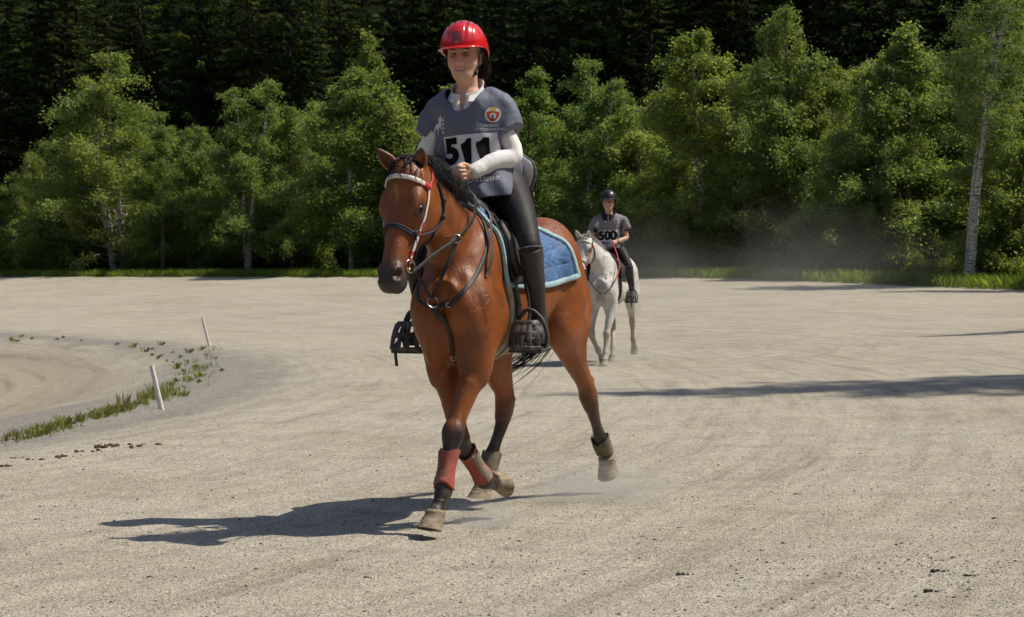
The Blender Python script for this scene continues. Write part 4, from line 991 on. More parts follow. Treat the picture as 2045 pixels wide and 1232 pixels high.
# stirrups with toe cages
CAGE = simple('cage_plastic', (.03,.028,.026), .55, .3, 40, .3, 150, dirt=((.17,.15,.125), .6))
def stirrup(root, sole, fwd, side_v, leather_top):
    """sole: centre of the tread; fwd: toe direction; side_v: outward"""
    f = unit(fwd); s = unit(np.asarray(side_v)-f*(np.asarray(side_v)@f)); u = np.cross(f, s); u = u if u[2] > 0 else -u; K = 1.2; p = lambda a, b, c: np.asarray(sole)+f*a*K+s*b*K+u*c*K
    e = empty('stirrup', None); e.parent = root
    mb = MB(); a = np.linspace(-math.pi*.5-2.2, -math.pi*.5+2.2, 5)
    arch = [p(-.045, -.058, .0), p(-.045, -.064, .05), p(-.03, -.05, .11), p(-.015, -.02, .148), p(-.01, 0, .155), p(-.015, .02, .148), p(-.03, .05, .11), p(-.045, .064, .05), p(-.045, .058, .0)]
    side_n = [s*x for x in (-1,-1,-.8,-.2,0,.2,.8,1,1)]; nrm = np.array([unit(np.array(q)+u*(1-abs(x))*1.0) for q, x in zip(side_n, (-1,-1,-.8,-.2,0,.2,.8,1,1))])
    mb.tube(arch, 1.0, flat=(.016, .006), side=nrm, res=3).build('frame', CAGE, e)
    tr = MB(); tr.box(p(-.0, 0, -.006), (.07, .08, .008), [f, s, u]); tr.build('tread', CAGE, e, smooth=False)
    # cage: shell of bars bulging forward round the toe
    def cg(th, h):          # th -1..1 across, h 0..1 up
        w = .062*(1-.18*h*h); fw = .04+.098*math.sqrt(max(0, 1-(abs(th)**2.4)*.92))*(1-.55*h**1.6); return p(fw-.02, w*np.sign(th)*abs(th)**.8, .004+.105*h)
    for h, w in ((.03, .010), (.55, .014), (.97, .014)):
        pts = np.array([cg(t, h) for t in np.linspace(-1, 1, 17)]); c = p(-.02, 0, .05); nr = np.array([unit(q-c) for q in pts]); MB().tube(pts, 1.0, flat=(w, .003), side=nr).build('cage_bar', CAGE, e)
    for t0, t1 in ((-.93, -.80), (-.5, -.34), (.0, .0), (.5, .34), (.93, .80)):
        pts = np.array([cg(t0+(t1-t0)*h, h) for h in np.linspace(.03, .97, 9)]); c = p(-.02, 0, .05); nr = np.array([unit(q-c) for q in pts]); MB().tube(pts, 1.0, flat=(.0115, .003), side=nr).build('cage_bar', CAGE, e)
    L = np.array(leather_top, float); top = p(-.01, 0, .16); mid = L*.45+top*.55+s*.02+f*.015
    MB().tube(np.array([L, mid, top]), 1.0, flat=(.014, .004), side=s, res=5).build('stirrup_leather', LEA, root)
    MB().tube(np.array([top+u*.005+s*.004, p(.062, .012, .06), p(.115, .014, .02), p(.11, .012, -.06)]), 1.0, flat=(.008, .002), side=f, res=4).build('strap_end', LEA, e)
    return e
STL = V(-.06, .305, .848); STR = V(-.05, -.285, .838)
stirrup(root, STL, V(1,.06,-.02), V(.0,1,.0), (-.085, .235, 1.27))
stirrup(root, STR, V(1,-.12,-.02), V(.0,-1,.0), (-.085, -.225, 1.27))
# ---------------------------------------------------------------- breastplate
root = empty('breastplate', HM); tag(root, 'dark leather breastplate with steel rings on the chest of the bay horse', 'breastplate')
def strap_on(pts, body, off, hw, ht=.0025, name='strap', mat=None, root_=None, res=6, side=None):
    P = relax_path(body.clear(relax_path(body.snap(catmull(pts, res), off), 10), off), 3); n = relax_path(body.grad(P), 12)
    return MB().tube(P, 1.0, flat=(hw, ht), side=n).build(name, mat or LEA, root_)
CR = front.snap([(.43, .02, 1.075)], .010)[0]
MB().ring(CR, front.grad([CR])[0]+V(0,.2,.3), .026, .0035).build('chest_ring', STEEL, root)
strap_on([CR+V(0,.012,-.02), (.43,.065,1.06), (.40,.13,1.10), (.31,.18,1.19), (.2,.2,1.3), (.1,.165,1.42), (.0,.10,1.52)], front, .006, .011, root_=root)
strap_on([CR+V(0,-.012,-.02), (.43,-.03,1.06), (.38,-.09,1.10), (.3,-.12,1.19), (.2,-.14,1.3), (.1,-.12,1.42), (.0,-.08,1.52)], front, .006, .011, root_=root)
strap_on([CR+V(0,0,-.02), (.41,.045,.98), (.37,.055,.88), (.29,.06,.80), (.17,.055,.79), (-.05,.03,.80)], front, .005, .0115, root_=root)
MB().ring(front.snap([(.30,.06,.81)], .006)[0], V(.7,0,-.7), .013, .003).build('buckle', STEEL, root)
MB().ring(front.snap([(.43,.055,1.062)], .008)[0], V(1,.3,0), .010, .003).build('buckle', STEEL, root)
# ---------------------------------------------------------------- bridle, reins
root = empty('bridle', HM); tag(root, 'white and red bridle with navy rope noseband and long reins on the bay horse', 'bridle')
hf = BAY['head']; hp = hf.p
def hstrap(uvw, off, hw, mat, name, res=6, ht=.0025, rnd=False):
    P = relax_path(hb.clear(relax_path(hb.snap(catmull([hp(*q) for q in uvw], res), off), 4), off), 2); n = relax_path(hb.grad(P), 6); mb = MB()
    if rnd: mb.tube(P, hw, n=8)
    else: mb.tube(P, 1.0, flat=(hw, ht), side=n)
    return mb.build(name, mat, root)
hstrap([(.075, -.06, -.115), (.075, .0, -.085), (.068, .03, -.03), (.068, .03, .03), (.075, .0, .085), (.08, -.05, .115)], .006, .010, WHITE, 'browband', ht=.004)
hstrap([(.08, -.04, .115), (.082, -.062, .115), (.084, -.08, .115)], .008, .012, REDM, 'browband_end', ht=.005)
hstrap([(.08, -.04, -.115), (.082, -.062, -.115), (.084, -.08, -.115)], .008, .012, REDM, 'browband_end', ht=.005)
for s in (1, -1):
    hstrap([(.085, -.075, s*.115), (.16, -.085, s*.115), (.25, -.08, s*.105), (.31, -.085, s*.085)], .005, .006, WHITE, 'cheekpiece')
    hstrap([(.31, -.085, s*.085), (.38, -.088, s*.07), (.44, -.09, s*.06)], .005, .008, WHITE, 'cheekpiece', ht=.004)
    for u in (.255, .30, .40, .43): hstrap([(u-.008, -.085, s*.09), (u+.008, -.087, s*.088)], .0065, .009, REDM, 'keeper', ht=.005)
    hstrap([(.085, -.08, s*.115), (.03, -.11, s*.09), (-.02, -.12, s*.06), (-.05, -.13, 0)], .005, .009, WHITE if s < 0 else REDM, 'headpiece')
    br = hb.snap([hp(.455, -.092, s*.06)], .010)[0]; MB().ring(br, hf.w*s+hf.v*.15, .030, .0035).build('bit_ring', STEEL, root)
    MB().ellipsoid(br+hf.u*.02+hf.v*.012+hf.w*s*.004, (.008,.008,.008)).build('bit_boss', simple('brass', (.6,.45,.16), .3, .1, 20, 0, metal=1), root)
# rope halter
hstrap([(.30, -.16, -.09), (.305, -.08, -.1), (.30, -.01, -.075), (.285, .03, 0), (.30, -.01, .075), (.31, -.06, .09), (.30, -.12, .09), (.24, -.19, .085), (.17, -.215, .09), (.10, -.2, .105), (.03, -.15, .1)], .007, .0065, ROPE, 'rope_noseband', rnd=True)
hstrap([(.315, -.08, -.1), (.312, -.01, -.075), (.295, .03, 0), (.312, -.01, .075), (.322, -.065, .09)], .007, .0055, ROPE, 'rope_noseband', rnd=True)
hstrap([(.31, -.06, .09), (.36, -.1, .08), (.40, -.15, .05), (.41, -.17, 0)], .006, .005, ROPE, 'rope_chin', rnd=True)
hstrap([(.24, -.19, .09), (.31, -.21, .07), (.36, -.2, .05)], .006, .005, ROPE, 'rope_chin', rnd=True)
for q in ((.31, -.062, .09), (.17, -.212, .09), (.10, -.2, .105)):
    c = hb.snap([hp(*q)], .009)[0]; MB().ellipsoid(c, (.016, .011, .012), [hf.u, hf.v, hf.w], 10, 8).build('rope_knot', ROPE, root)
# reins run through the martingale rings up to the hands
HANDL = V(-.03, -.045, 1.672); HANDR = V(-.04, -.15, 1.675)
MR = front.snap([(.36, .115, 1.36)], .02)[0]; MRr = front.snap([(.36, -.13, 1.36)], .02)[0]
BL = hb.snap([hp(.465, -.10, .06)], .010)[0]; BR = hb.snap([hp(.465, -.10, -.06)], .010)[0]
def free_strap(pts, hw, ht, mat, name, root_, side, res=8): return MB().tube(np.array(pts, float), 1.0, flat=(hw, ht), side=side, res=res).build(name, mat, root_)
free_strap([BL+V(0,.012,-.015), BL*.5+MR*.5+V(0,.01,.0), MR, (.24,.135,1.455), (.16,.115,1.555), (.08,.03,1.63), HANDL], .008, .002, LEA, 'rein', root, V(.3,1,.2))
free_strap([BR+V(0,-.012,-.015), BR*.5+MRr*.5+V(0,-.01,.0), MRr, (.22,-.13,1.455), (.14,-.12,1.555), (.06,-.1,1.63), HANDR], .008, .002, LEA, 'rein', root, V(.3,-1,.2))
free_strap([HANDL+V(0,.01,.01), HANDL+V(.025,.02,-.03), HANDL+V(.06,.055,-.09), (.08,.15,1.50), (.14,.19,1.40), (.2,.215,1.28), (.24,.205,1.19)], .009, .002, LEA2, 'rein_end', root, V(.3,1,.2))
root = bpy.data.objects['breastplate']
for M_, s in ((MR, 1), (MRr, -1)):
    MB().ring(M_, V(.9,.5*s,.2), .020, .0032).build('rein_ring', STEEL, root)
    mid = (M_+CR)*.5+V(.035, .015*s, .0)
    free_strap([M_+V(0,0,-.018), mid, CR+V(.006,.004*s,.022)], .0085, .002, LEA, 'martingale_strap', root, V(1,.3*s,.2))
# ---------------------------------------------------------------- leg boots
def leg_boot(name, L, i0, i1, t0, t1, pad, mat, label, flare=.0, strapm=None, liner=None, back=None):
    """tube round a leg chain between nodes i0..i1"""
    Q = catmull(np.array([q for q in L[i0:i1+1]]), 6); m = len(Q); Q = Q[int(t0*(m-1)):int(t1*(m-1))+1]
    T = np.gradient(Q[:,:3], axis=0); T /= np.linalg.norm(T, axis=1)[:,None]
    root = empty(name, HM); tag(root, label, 'leg boot', 'boots on the legs of the bay horse'); y = V(0,1,0)
    rows = []; inner = []
    for k, (q, t) in enumerate(zip(Q, T)):
        a = unit(y-t*(y@t)); b = np.cross(t, a); s = k/(len(Q)-1); pd = pad+flare*(abs(s-.5)*2)**3; ring = []
        for an in np.linspace(0, 2*math.pi, 22, endpoint=False):
            cut = .012*math.cos(2*an)*(1 if s > .85 else (-1 if s < .15 else 0))
            back_b = 1.18 if np.sign(b[0])*math.sin(an) < 0 else 1.0
            ring.append(q[:3]+a*math.cos(an)*(q[3]+pd)+b*math.sin(an)*(q[4]+pd)*back_b+t*cut)
        rows.append(ring)
    rows = np.array(rows); ctr = rows.mean(1, keepdims=True); inn = ctr+(rows-ctr)*.86
    full = np.concatenate([rows, inn[::-1]]); MB().grid(np.concatenate([full, full[:1]]), closed_v=True).build('shell', mat, root)
    if strapm:
        for fr in (.2, .5, .8):
            k = int(fr*(len(rows)-1)); c = ctr[k]; rr = c+(rows[k]-c)*1.035; MB().tube(np.vstack([rr, rr[:2]]), 1.0, flat=(.012, .0022), side=np.vstack([rr, rr[:2]])-c).build('strap', strapm, root)
    if back is not None:                              # strike pad along the inside of the leg
        k0, k1 = int(.12*len(rows)), int(.92*len(rows)); j = back; P = ctr[k0:k1,0]+(rows[k0:k1,j]-ctr[k0:k1,0])*1.02
        MB().tube(P, 1.0, flat=(.022, .006), side=rows[k0:k1,j]-ctr[k0:k1,0]).build('strike_pad', liner, root)
    return root
REDB = simple('dusty_red_neoprene', (.30,.055,.042), .85, .25, 20, .5, 200, dirt=((.34,.22,.165), .75))
REDS = simple('red_strap', (.36,.05,.04), .8, .2, 40, .4, 200, dirt=((.30,.19,.14), .5)); GREYB = simple('grey_strike_pad', (.24,.205,.155), .85, .2, 25, .4, 150)
OLIVE = simple('olive_neoprene', (.115,.092,.062), .85, .2, 25, .5, 200, dirt=((.26,.22,.16), .6))
leg_boot('brushing_boot', BAY['LF'], 5, 7, .05, .98, .010, REDB, 'dusty red brushing boot on the straight front leg of the bay horse', .003, None, GREYB, 11)
leg_boot('brushing_boot', BAY['RF'], 5, 7, .05, .98, .010, REDB, 'red brushing boot with grey pad on the folded front leg of the bay horse', .003, None, GREYB, 1)
leg_boot('fetlock_boot', BAY['RH'], 5, 7, .35, .95, .010, OLIVE, 'olive fetlock boot on the hind leg close behind the front legs', .003)
leg_boot('fetlock_boot', BAY['LH'], 5, 7, .35, .98, .010, OLIVE, 'olive fetlock boot on the raised trailing hind leg', .003)
# ---------------------------------------------------------------- mane, forelock, tail
HB = hair_mat('black_horse_hair', (.010,.0088,.0085))
def make_mane(P, body, rndseed, n, root, mat, side=1, length=.22):
    rnd = np.random.RandomState(rndseed); mb = MB(); nk = catmull(np.array(P['neck'])[1:], 10); f = P['head']
    for i in range(n):
        t = .3+.7*rnd.uniform()**.85; q = nk[int(t*(len(nk)-1))]; q0 = nk[max(0, int(t*(len(nk)-1))-1)]; q1 = nk[min(len(nk)-1, int(t*(len(nk)-1))+1)]
        tn = unit(q1[:3]-q0[:3]); up = unit(np.cross(tn, V(0,1,0))); up = up if up[2] > 0 else -up
        r = q[:3]+up*(q[4]*1.0-.004)+V(0, rnd.normal()*.012, 0); L = length*rnd.uniform(.6, 1.25)*(.75+.4*math.sin(t*2.6)); sd = side if rnd.uniform() < .78 else -side
        a = rnd.uniform(.25, .6); pts = [r, r+up*.035+V(.0, sd*.03, 0)+rnd.normal(size=3)*.006]
        d = unit(V(-.25+rnd.normal()*.25, sd*(1.0), .15)); p = pts[-1].copy()
        for k in range(4):
            d = unit(d+V(0,0,-.55)); p = p+d*L/4+rnd.normal(size=3)*.008; pts.append(p)
        pts = np.array(pts); pts[1:] = body.clear(pts[1:], .008+.012*rnd.uniform())
        strand(mb, pts, rnd.uniform(.0012, .0026), 3, 3)
    mb.build('mane', mat, root)
make_mane(BAY, BAY['surf'], 4, 520, horse, HB, 1, .15)
def forelock(P, root, mat, n=130, seed=6, L0=.095):
    rnd = np.random.RandomState(seed); mb = MB(); f = P['head']
    for i in range(n):
        r = f.p(-.025+rnd.normal()*.012, -.045+rnd.normal()*.02, rnd.uniform(-.045, .045)); L = L0*rnd.uniform(.5, 1.25); w = rnd.normal()*.26+.22
        pts = [r]; d = unit(-f.u*.45+f.v*.9+f.w*w*.3); p = r
        for k in range(4): d = unit(d+f.u*.9+f.w*w*.18-f.v*.25); p = p+d*L/4+rnd.normal(size=3)*.005; pts.append(p)
        pts = np.array(pts); pts = hb.clear(pts, .005+.01*rnd.uniform())
        strand(mb, pts, rnd.uniform(.002, .0042), 3, 3)
    mb.build('forelock', mat, root)
forelock(BAY, horse, HB)
def make_tail(root, mat, path, n, seed, spread=.07, r=.004):
    rnd = np.random.RandomState(seed); mb = MB(); P = np.array(path, float)
    mb.tube(P[:3], np.array([.032, .03, .02]), n=8, res=3)
    for i in range(n):
        o = rnd.normal(size=3)*.012; e = rnd.normal(size=3)*spread; ln = rnd.uniform(.6, 1.05); k = len(P)
        pts = np.array([P[j]+o+e*(j/(k-1))**1.5+rnd.normal(size=3)*.008*(j > 1) for j in range(k)]); m = max(3, int(round(k*ln))); strand(mb, pts[:m], rnd.uniform(.6, 1.2)*r, 3, 4)
    mb.build('tail', mat, root)
make_tail(horse, HB, [(-1.31,.0,1.27), (-1.42,.0,1.22), (-1.50,-.02,1.08), (-1.52,-.08,.92), (-1.50,-.19,.79), (-1.46,-.32,.70), (-1.43,-.44,.665)], 170, 12)
# ================================================================ riders
SKIN = N('skin'); _a = SKIN.n('Attribute', attribute_name='tint'); _co = SKIN.coord()
SKIN.base(SKIN.mix(1.0, _a.outputs['Color'], SKIN.ramp(SKIN.noise(_co, 60, 5, .6), [(.3, (.88,.86,.85)), (.7, (1.08,1.06,1.05))]), 'MULTIPLY')); SKIN.set(Roughness=.5, Specular_IOR_Level=.4, Subsurface_Weight=.12, Subsurface_Scale=.01)
SKIN.bump(SKIN.noise(_co, 240, 3), .15, .001); SKIN = SKIN.m
def cloth(name, c, rough=.8, wr=.5, var=.1, fine=.25, scale=14, rib=False):
    m = N(name); co = m.coord(); m.base(m.ramp(m.noise(co, 6, 5), [(.3, tuple(x*(1-var) for x in c)), (.7, tuple(min(1, x*(1+var)) for x in c))])); m.set(Roughness=rough, Specular_IOR_Level=.25)
    b = m.bump(m.noise(m.coord('Object', (1,1,.55)), scale, 3, .5), wr, .012)
    if rib:
        wv = m.n('TexWave', wave_type='BANDS', bands_direction='Z'); wv.inputs['Scale'].default_value = 60; m.l(co, wv.inputs['Vector']); b = m.bump(wv.outputs['Fac'], .05, .002, b)
    m.bump(m.noise(co, 420, 2), fine, .0012, b); return m.m
SHIRT = cloth('white_shirt', (.76,.75,.74), .85, .4, .04, .3, 22, True)
TABARD = cloth('grey_tabard', (.132,.146,.195), .62, .95, .1, .2, 13)
BREECH = cloth('black_breeches', (.022,.021,.021), .6, .4, .2, .25, 18)
BOOTM = simple('black_boot_suede', (.022,.02,.019), .62, .35, 20, .4, 200, dirt=((.12,.105,.085), .35))
PRINTW = simple('white_print', (.66,.66,.68), .6, .04, 30, 0)
PRINTB = simple('black_print', (.010,.010,.011), .9, .1, 30, 0, spec=.1)
RIMG = cloth('tabard_binding', (.16,.17,.205), .7, .2)
def person_sdf(K, hands=True, finger=True):
    """K: joint positions; returns skin body"""
    h = K['head']; p = h.p; b = Body([])            # head frame: p(forward, left, up) from the centre of the head
    ax = [h.f, h.w, h.u]
    b.add(Ell(p(-.015, 0, .035), (.098, .077, .095), ax, k=.02), Ell(p(.02, 0, -.045), (.072, .064, .088), ax, k=.05), Ell(p(.055, 0, -.098), (.032, .034, .022), ax, k=.04))
    for s in (-1, 1):
        b.add(Ell(p(.052, s*.040, -.035), (.028, .022, .024), ax, k=.03), Ell(p(.088, s*.031, .007), (.02, .019, .012), ax, op='-', k=.014), Ell(p(.082, s*.03, .025), (.014, .024, .006), ax, k=.012),
              Ell(p(-.012, s*.074, -.01), (.018, .008, .03), ax, k=.006), Chain([(*p(.088, s*.016, -.036), .004, .004), (*p(.078, s*.034, -.062), .004, .004)], k=.014))
    b.add(Chain([(*p(.088, 0, .012), .008, .008), (*p(.104, 0, -.018), .010, .009), (*p(.108, 0, -.032), .013, .011)], side=h.w, k=.012), Ell(p(.095, 0, -.037), (.012, .018, .008), ax, k=.008))
    b.add(Chain([(*p(.078, -.027, -.0575), .004, .005), (*p(.094, 0, -.0605), .006, .006), (*p(.078, .027, -.0575), .004, .005)], side=h.u, k=.008), Chain([(*p(.078, -.024, -.070), .005, .005), (*p(.090, 0, -.0785), .007, .007), (*p(.078, .024, -.070), .005, .005)], side=h.u, k=.008))
    b.add(Chain([(*p(.083, -.029, -.0595), .003, .003), (*p(.1005, 0, -.0690), .0055, .006), (*p(.083, .029, -.0595), .003, .003)], side=h.u, op='-', k=.004))
    nb = K['neckb']; b.add(Chain([(*p(-.02, 0, -.07), .052, .055), (*(p(-.03, 0, -.13)*.5+nb*.5), .052, .052), (*nb, .065, .06), (*(nb-V(0,0,.07)), .08, .05)], side=(0,1,0), k=.03))
    for S in ('L', 'R'):
        sh, el, wr = K['sh'+S], K['el'+S], K['wr'+S]
        b.add(Chain([(*(nb-V(0,0,.06)), .06, .05), (*(sh*.8+nb*.2-V(0,0,.02)), .05, .05)], k=.04, n=2))
        b.add(Chain([(*sh, .046, .046), (*(sh*.45+el*.55), .040, .040), (*el, .034, .034), (*(el*.6+wr*.4), .034, .034), (*wr, .024, .024)], k=.03))
        if hands: hand(b, K, S, finger)
    return b
def hand(b, K, S, finger=True):
    """closed hand holding the reins: palm, four curled fingers, thumb"""
    wr, hd, up = K['wr'+S], unit(K['hd'+S]), unit(K['hu'+S])       # hd: along the knuckles forward, hu: thumb side
    up = unit(up-hd*(up@hd)); pn = np.cross(up, hd) if S == 'L' else np.cross(hd, up)     # pn: palm normal (towards the grip)
    c = wr+hd*.05
    b.add(Chain([(*wr, .022, .026), (*(wr+hd*.035), .018, .036), (*(wr+hd*.072), .014, .040)], side=pn, k=.014))
    if not finger: b.add(Ell(wr+hd*.085+pn*.02, (.028, .035, .035), [hd, up, pn], k=.02)); return
    for i, (o, L) in enumerate(((.028, .042), (.010, .047), (-.009, .044), (-.027, .036))):
        k0 = wr+hd*(.075-abs(o)*.15)+up*o; k1 = k0+hd*L*.65+pn*L*.35; k2 = k1+pn*L*.75-hd*L*.25; k3 = k2-hd*L*.62-pn*.002
        b.add(Chain([(*k0, .0095, .0105), (*k1, .0095, .0095), (*k2, .0085, .0085), (*k3, .007, .007)], side=up, k=.005, n=3))
    t0 = wr+hd*.022+up*.026+pn*.008; b.add(Chain([(*t0, .012, .013), (*(wr+hd*.055+up*.042+pn*.022), .0105, .011), (*(wr+hd*.088+up*.036+pn*.032), .0085, .009)], k=.01))
def skin_tint(v, K, base=(.60,.36,.27)):
    h = K['head']; q = v-h.o; f = q@h.f; w = q@h.w; u = q@h.u; c = np.tile(np.array(base), (len(v), 1)); n = vnoise(v, 40, 4); c *= (.93+.14*n)[:,None]
    def mixc(d, t): nonlocal c; c = c*(1-t[:,None])+np.asarray(d)*t[:,None]
    hd = (np.linalg.norm(q, axis=1) < .16)
    mixc((.58,.24,.18), .35*hd*smoothstep(.04, .015, np.sqrt((np.abs(w)-.042)**2+(u+.03)**2))*(f > .02)); mixc((.55,.22,.17), .3*hd*smoothstep(.022, .008, np.sqrt(w*w+(u+.03)**2))*(f > .08))
    mixc((.50,.12,.11), .85*hd*(f > .06)*(np.abs(w) < .027)*smoothstep(.013, .007, np.abs(u+.070-11*w*w)))
    mixc((.10,.06,.04), .8*hd*(f > .05)*smoothstep(.006, .003, np.abs(u-.030+3*(np.abs(w)-.03)**2*8))*smoothstep(.024, .018, np.abs(np.abs(w)-.032)))
    mixc((.33,.17,.125), .45*hd*(f > .05)*smoothstep(.024, .012, np.sqrt((np.abs(w)-.031)**2+((u-.008)*1.3)**2)))
    return c
class HeadF: pass
def human_head(o, yaw, pitch, roll=0.):
    h = HeadF(); h.o = np.asarray(o, float); f = V(math.cos(yaw)*math.cos(pitch), math.sin(yaw)*math.cos(pitch), math.sin(pitch)); w = unit(np.cross(V(0,0,1), f)); u = np.cross(f, w)
    w2 = w*math.cos(roll)+u*math.sin(roll); u2 = u*math.cos(roll)-w*math.sin(roll); h.f, h.w, h.u = f, w2, u2; h.p = lambda a, b, c: h.o+h.f*a+h.w*b+h.u*c; return h
def face_parts(h, root, hs=1.0):
    ew = simple('eye_white', (.34,.31,.28), .25, .05, 30, 0); ei = simple('iris', (.045,.05,.05), .12, .2, 60, 0); te = simple('tooth', (.70,.66,.58), .35, .05, 40, 0)
    for s in (-1, 1):
        c = h.p(.0745, s*.031, .0045); MB().ellipsoid(c, (.0115, .0125, .0055), [h.f, h.w, h.u], 14, 10).build('eyeball', ew, root)
        MB().ellipsoid(h.p(.0808, s*.031-.0012, .0045), (.0062, .0052, .0050), [h.f, h.w, h.u], 12, 8).build('iris', ei, root)
    G = np.array([[h.p(.0974-21*x*x, x, z+11.0*x*x) for x in np.linspace(-.0215, .0215, 13)] for z in (-.0652, -.0708)]); thick(G, np.broadcast_to(h.f, G.shape), .0015).build('teeth', te, root)
def helmet(h, root, shell, dark, visor_m, trim=None, ribs=True, logo=None, brim_z=.042):
    """riding helmet in the head frame h"""
    C = h.p(-.018, 0, .038); rx, ry, rz = .140, .117, .130; e = empty('helmet'); e.parent = root
    def dome(a, t, off=0):        # a: azimuth (0 = front), t: 0 pole .. 1 rim
        rim = -.02+.035*math.cos(a)-.012*math.cos(2*a)-.012*(1-math.cos(a))
        th = t*(math.pi/2+.0); zz = math.cos(th); rr = math.sin(th)**.86
        x = rx*rr*math.cos(a)*(1.0 if math.cos(a) > 0 else 1.08); y = ry*rr*math.sin(a); z = rim+(rz-rim)*zz
        g = 0.
        if ribs:
            l = abs(y); 
            for l0, dpt in ((.030, .0035), (.058, .003)): g -= dpt*math.exp(-((l-l0-.010*x/rx)/.0042)**2)*(1-.85*max(0, t-.72)/.28)
            g += .004*math.exp(-(l/.024)**2)*math.exp(-((t-.35)/.35)**2)
        r = math.sqrt(x*x+y*y+z*z)+1e-9; k = 1+(g+off)/r
        return C+h.f*x*k+h.w*y*k+h.u*z*k
    A = np.linspace(0, 2*math.pi, 120, endpoint=False); Tt = np.linspace(.004, 1, 40)
    G = np.array([[dome(a, t) for a in A] for t in Tt]); Gi = np.array([[dome(a, t, -.012) for a in A] for t in (1.0, .8)])
    mb = MB(); full = np.concatenate([G, Gi]); mb.grid(full, closed_v=True); mb.f.append(tuple(range(120))[::-1]); mb.build('shell', shell, e)
    # peak
    va = np.linspace(-1.25, 1.25, 31); rows = []
    for k, (ex, dz) in enumerate(((-.006, .004), (.012, .001), (.030, -.004), (.040, -.008))):
        rows.append([dome(a, .985)+(h.f*math.cos(a)+h.w*math.sin(a)*.7)*ex*max(0, math.cos(a*1.18))**.8*(1 if ex > 0 else 1)+h.u*dz*max(0, math.cos(a))-h.u*.002 for a in va])
    G = catmull(np.array(rows).reshape(4, -1), 3).reshape(-1, 31, 3); thick(G, np.broadcast_to(-h.u, G.shape), .005).build('peak', visor_m, e)
    # vents
    for y0, x0, ln in ((.043, .055, .022), (-.043, .055, .022), (.013, .062, .020), (-.016, .060, .018), (.045, -.02, .022), (-.045, -.02, .022)):
        a = math.atan2(y0/ry, x0/rx); rr = math.hypot(y0/ry, x0/rx); t = math.asin(min(.98, rr**(1/.86)))/(math.pi/2); P = np.array([dome(math.atan2(y0/ry, (x0+d)/rx), math.asin(min(.98, math.hypot(y0/ry, (x0+d)/rx)**(1/.86)))/(math.pi/2), .0012) for d in np.linspace(-ln*.6, ln*.6, 7)])
        nn = np.array([unit(q-C) for q in P]); MB().tube(P, np.array([.5,.9,1,1,1,.9,.5]), flat=(.0055, .0012), side=nn).build('vent', dark, e)
    if ribs:
        for y0 in (-.020, -.012, -.004, .004, .012, .020):
            P = np.array([dome(math.asin(y0/ry/max(.3, math.sin(t*math.pi/2)**.86)), t, .0004) for t in np.linspace(.62, .90, 7)]); MB().tube(P, 1.0, flat=(.0016, .0012), side=np.array([unit(q-C) for q in P])).build('grille_slot', dark, e)
    if logo:
        surf_text(logo, .011, lambda x, y: dome(math.asin(max(-.9, min(.9, (x)/ry))), .90-y*6.2, .002), 'logo', PRINTW, e)
    return e
def text_mesh(txt, size, bold=0., max_edge=None):
    cu = bpy.data.curves.new('t', 'FONT'); cu.body = txt; cu.size = size; cu.align_x = 'CENTER'; cu.align_y = 'CENTER'; cu.offset = bold; cu.resolution_u = 4
    o = bpy.data.objects.new('t', cu); COL.objects.link(o); dg = bpy.context.evaluated_depsgraph_get(); me = bpy.data.meshes.new_from_object(o.evaluated_get(dg))
    bm = bmesh.new(); bm.from_mesh(me); bmesh.ops.remove_doubles(bm, verts=bm.verts, dist=1e-6)
    me_ = max_edge or size*.14
    for _ in range(4):
        ed = [e for e in bm.edges if e.calc_length() > me_]
        if not ed: break
        bmesh.ops.subdivide_edges(bm, edges=ed, cuts=1); bmesh.ops.triangulate(bm, faces=bm.faces[:])
    v = np.array([x.co[:] for x in bm.verts]); f = [tuple(x.index for x in q.verts) for q in bm.faces]; bm.free()
    bpy.data.objects.remove(o); bpy.data.curves.remove(cu); bpy.data.meshes.remove(me); return v, f
def surf_text(txt, size, mapf, name, mat, parent, bold=0., sx=1.0, me=None):
    v, f = text_mesh(txt, size, bold, me); V3 = np.array([mapf(x*sx, y) for x, y, _ in v]); return mesh_obj(name, V3, f, mat, parent, smooth=False)
def shell_fn(body, t):
    return lambda P: np.abs(body.eval(P)+t*.5)-t*.5
# ---------------------------------------------------------------- one rider, built from a pose and an outfit
STRAP = simple('black_webbing', (.012,.012,.013), .6, .2, 60, .3, 300); DARKV = simple('vent_dark', (.05,.045,.04), .7, .3, 50, 0); PADG = simple('grey_padding', (.09,.085,.08), .9, .2, 40, .4)
CRD = simple('crest_red', (.42,.03,.025), .6, .1, 40, 0); CGD = simple('crest_gold', (.50,.36,.08), .5, .1, 40, 0); CBL = simple('crest_blue', (.05,.07,.22), .6, .1, 40, 0); BADGE = simple('badge_gold', (.5,.36,.16), .5)
circ = lambda r, n=28, cx=0, cy=0, sx=1.: [(cx+sx*r*math.cos(a), cy+r*math.sin(a)) for a in np.linspace(0, 2*math.pi, n, endpoint=False)]
def wrinkled(chain, amp, seed):
    rr = np.random.RandomState(seed); ks = rr.normal(size=(4, 3))*70+rr.normal(size=(4,1))*20; ph = rr.uniform(0, 6.28, 4)
    return Fn(lambda P: chain.eval(P)+amp*np.sin(P@ks[0]+ph[0]+1.6*np.sin(P@ks[1]*.6+ph[1]))*(.5+.5*np.sin(P@ks[2]*.4+ph[2])), chain.lo, chain.hi, k=.03)
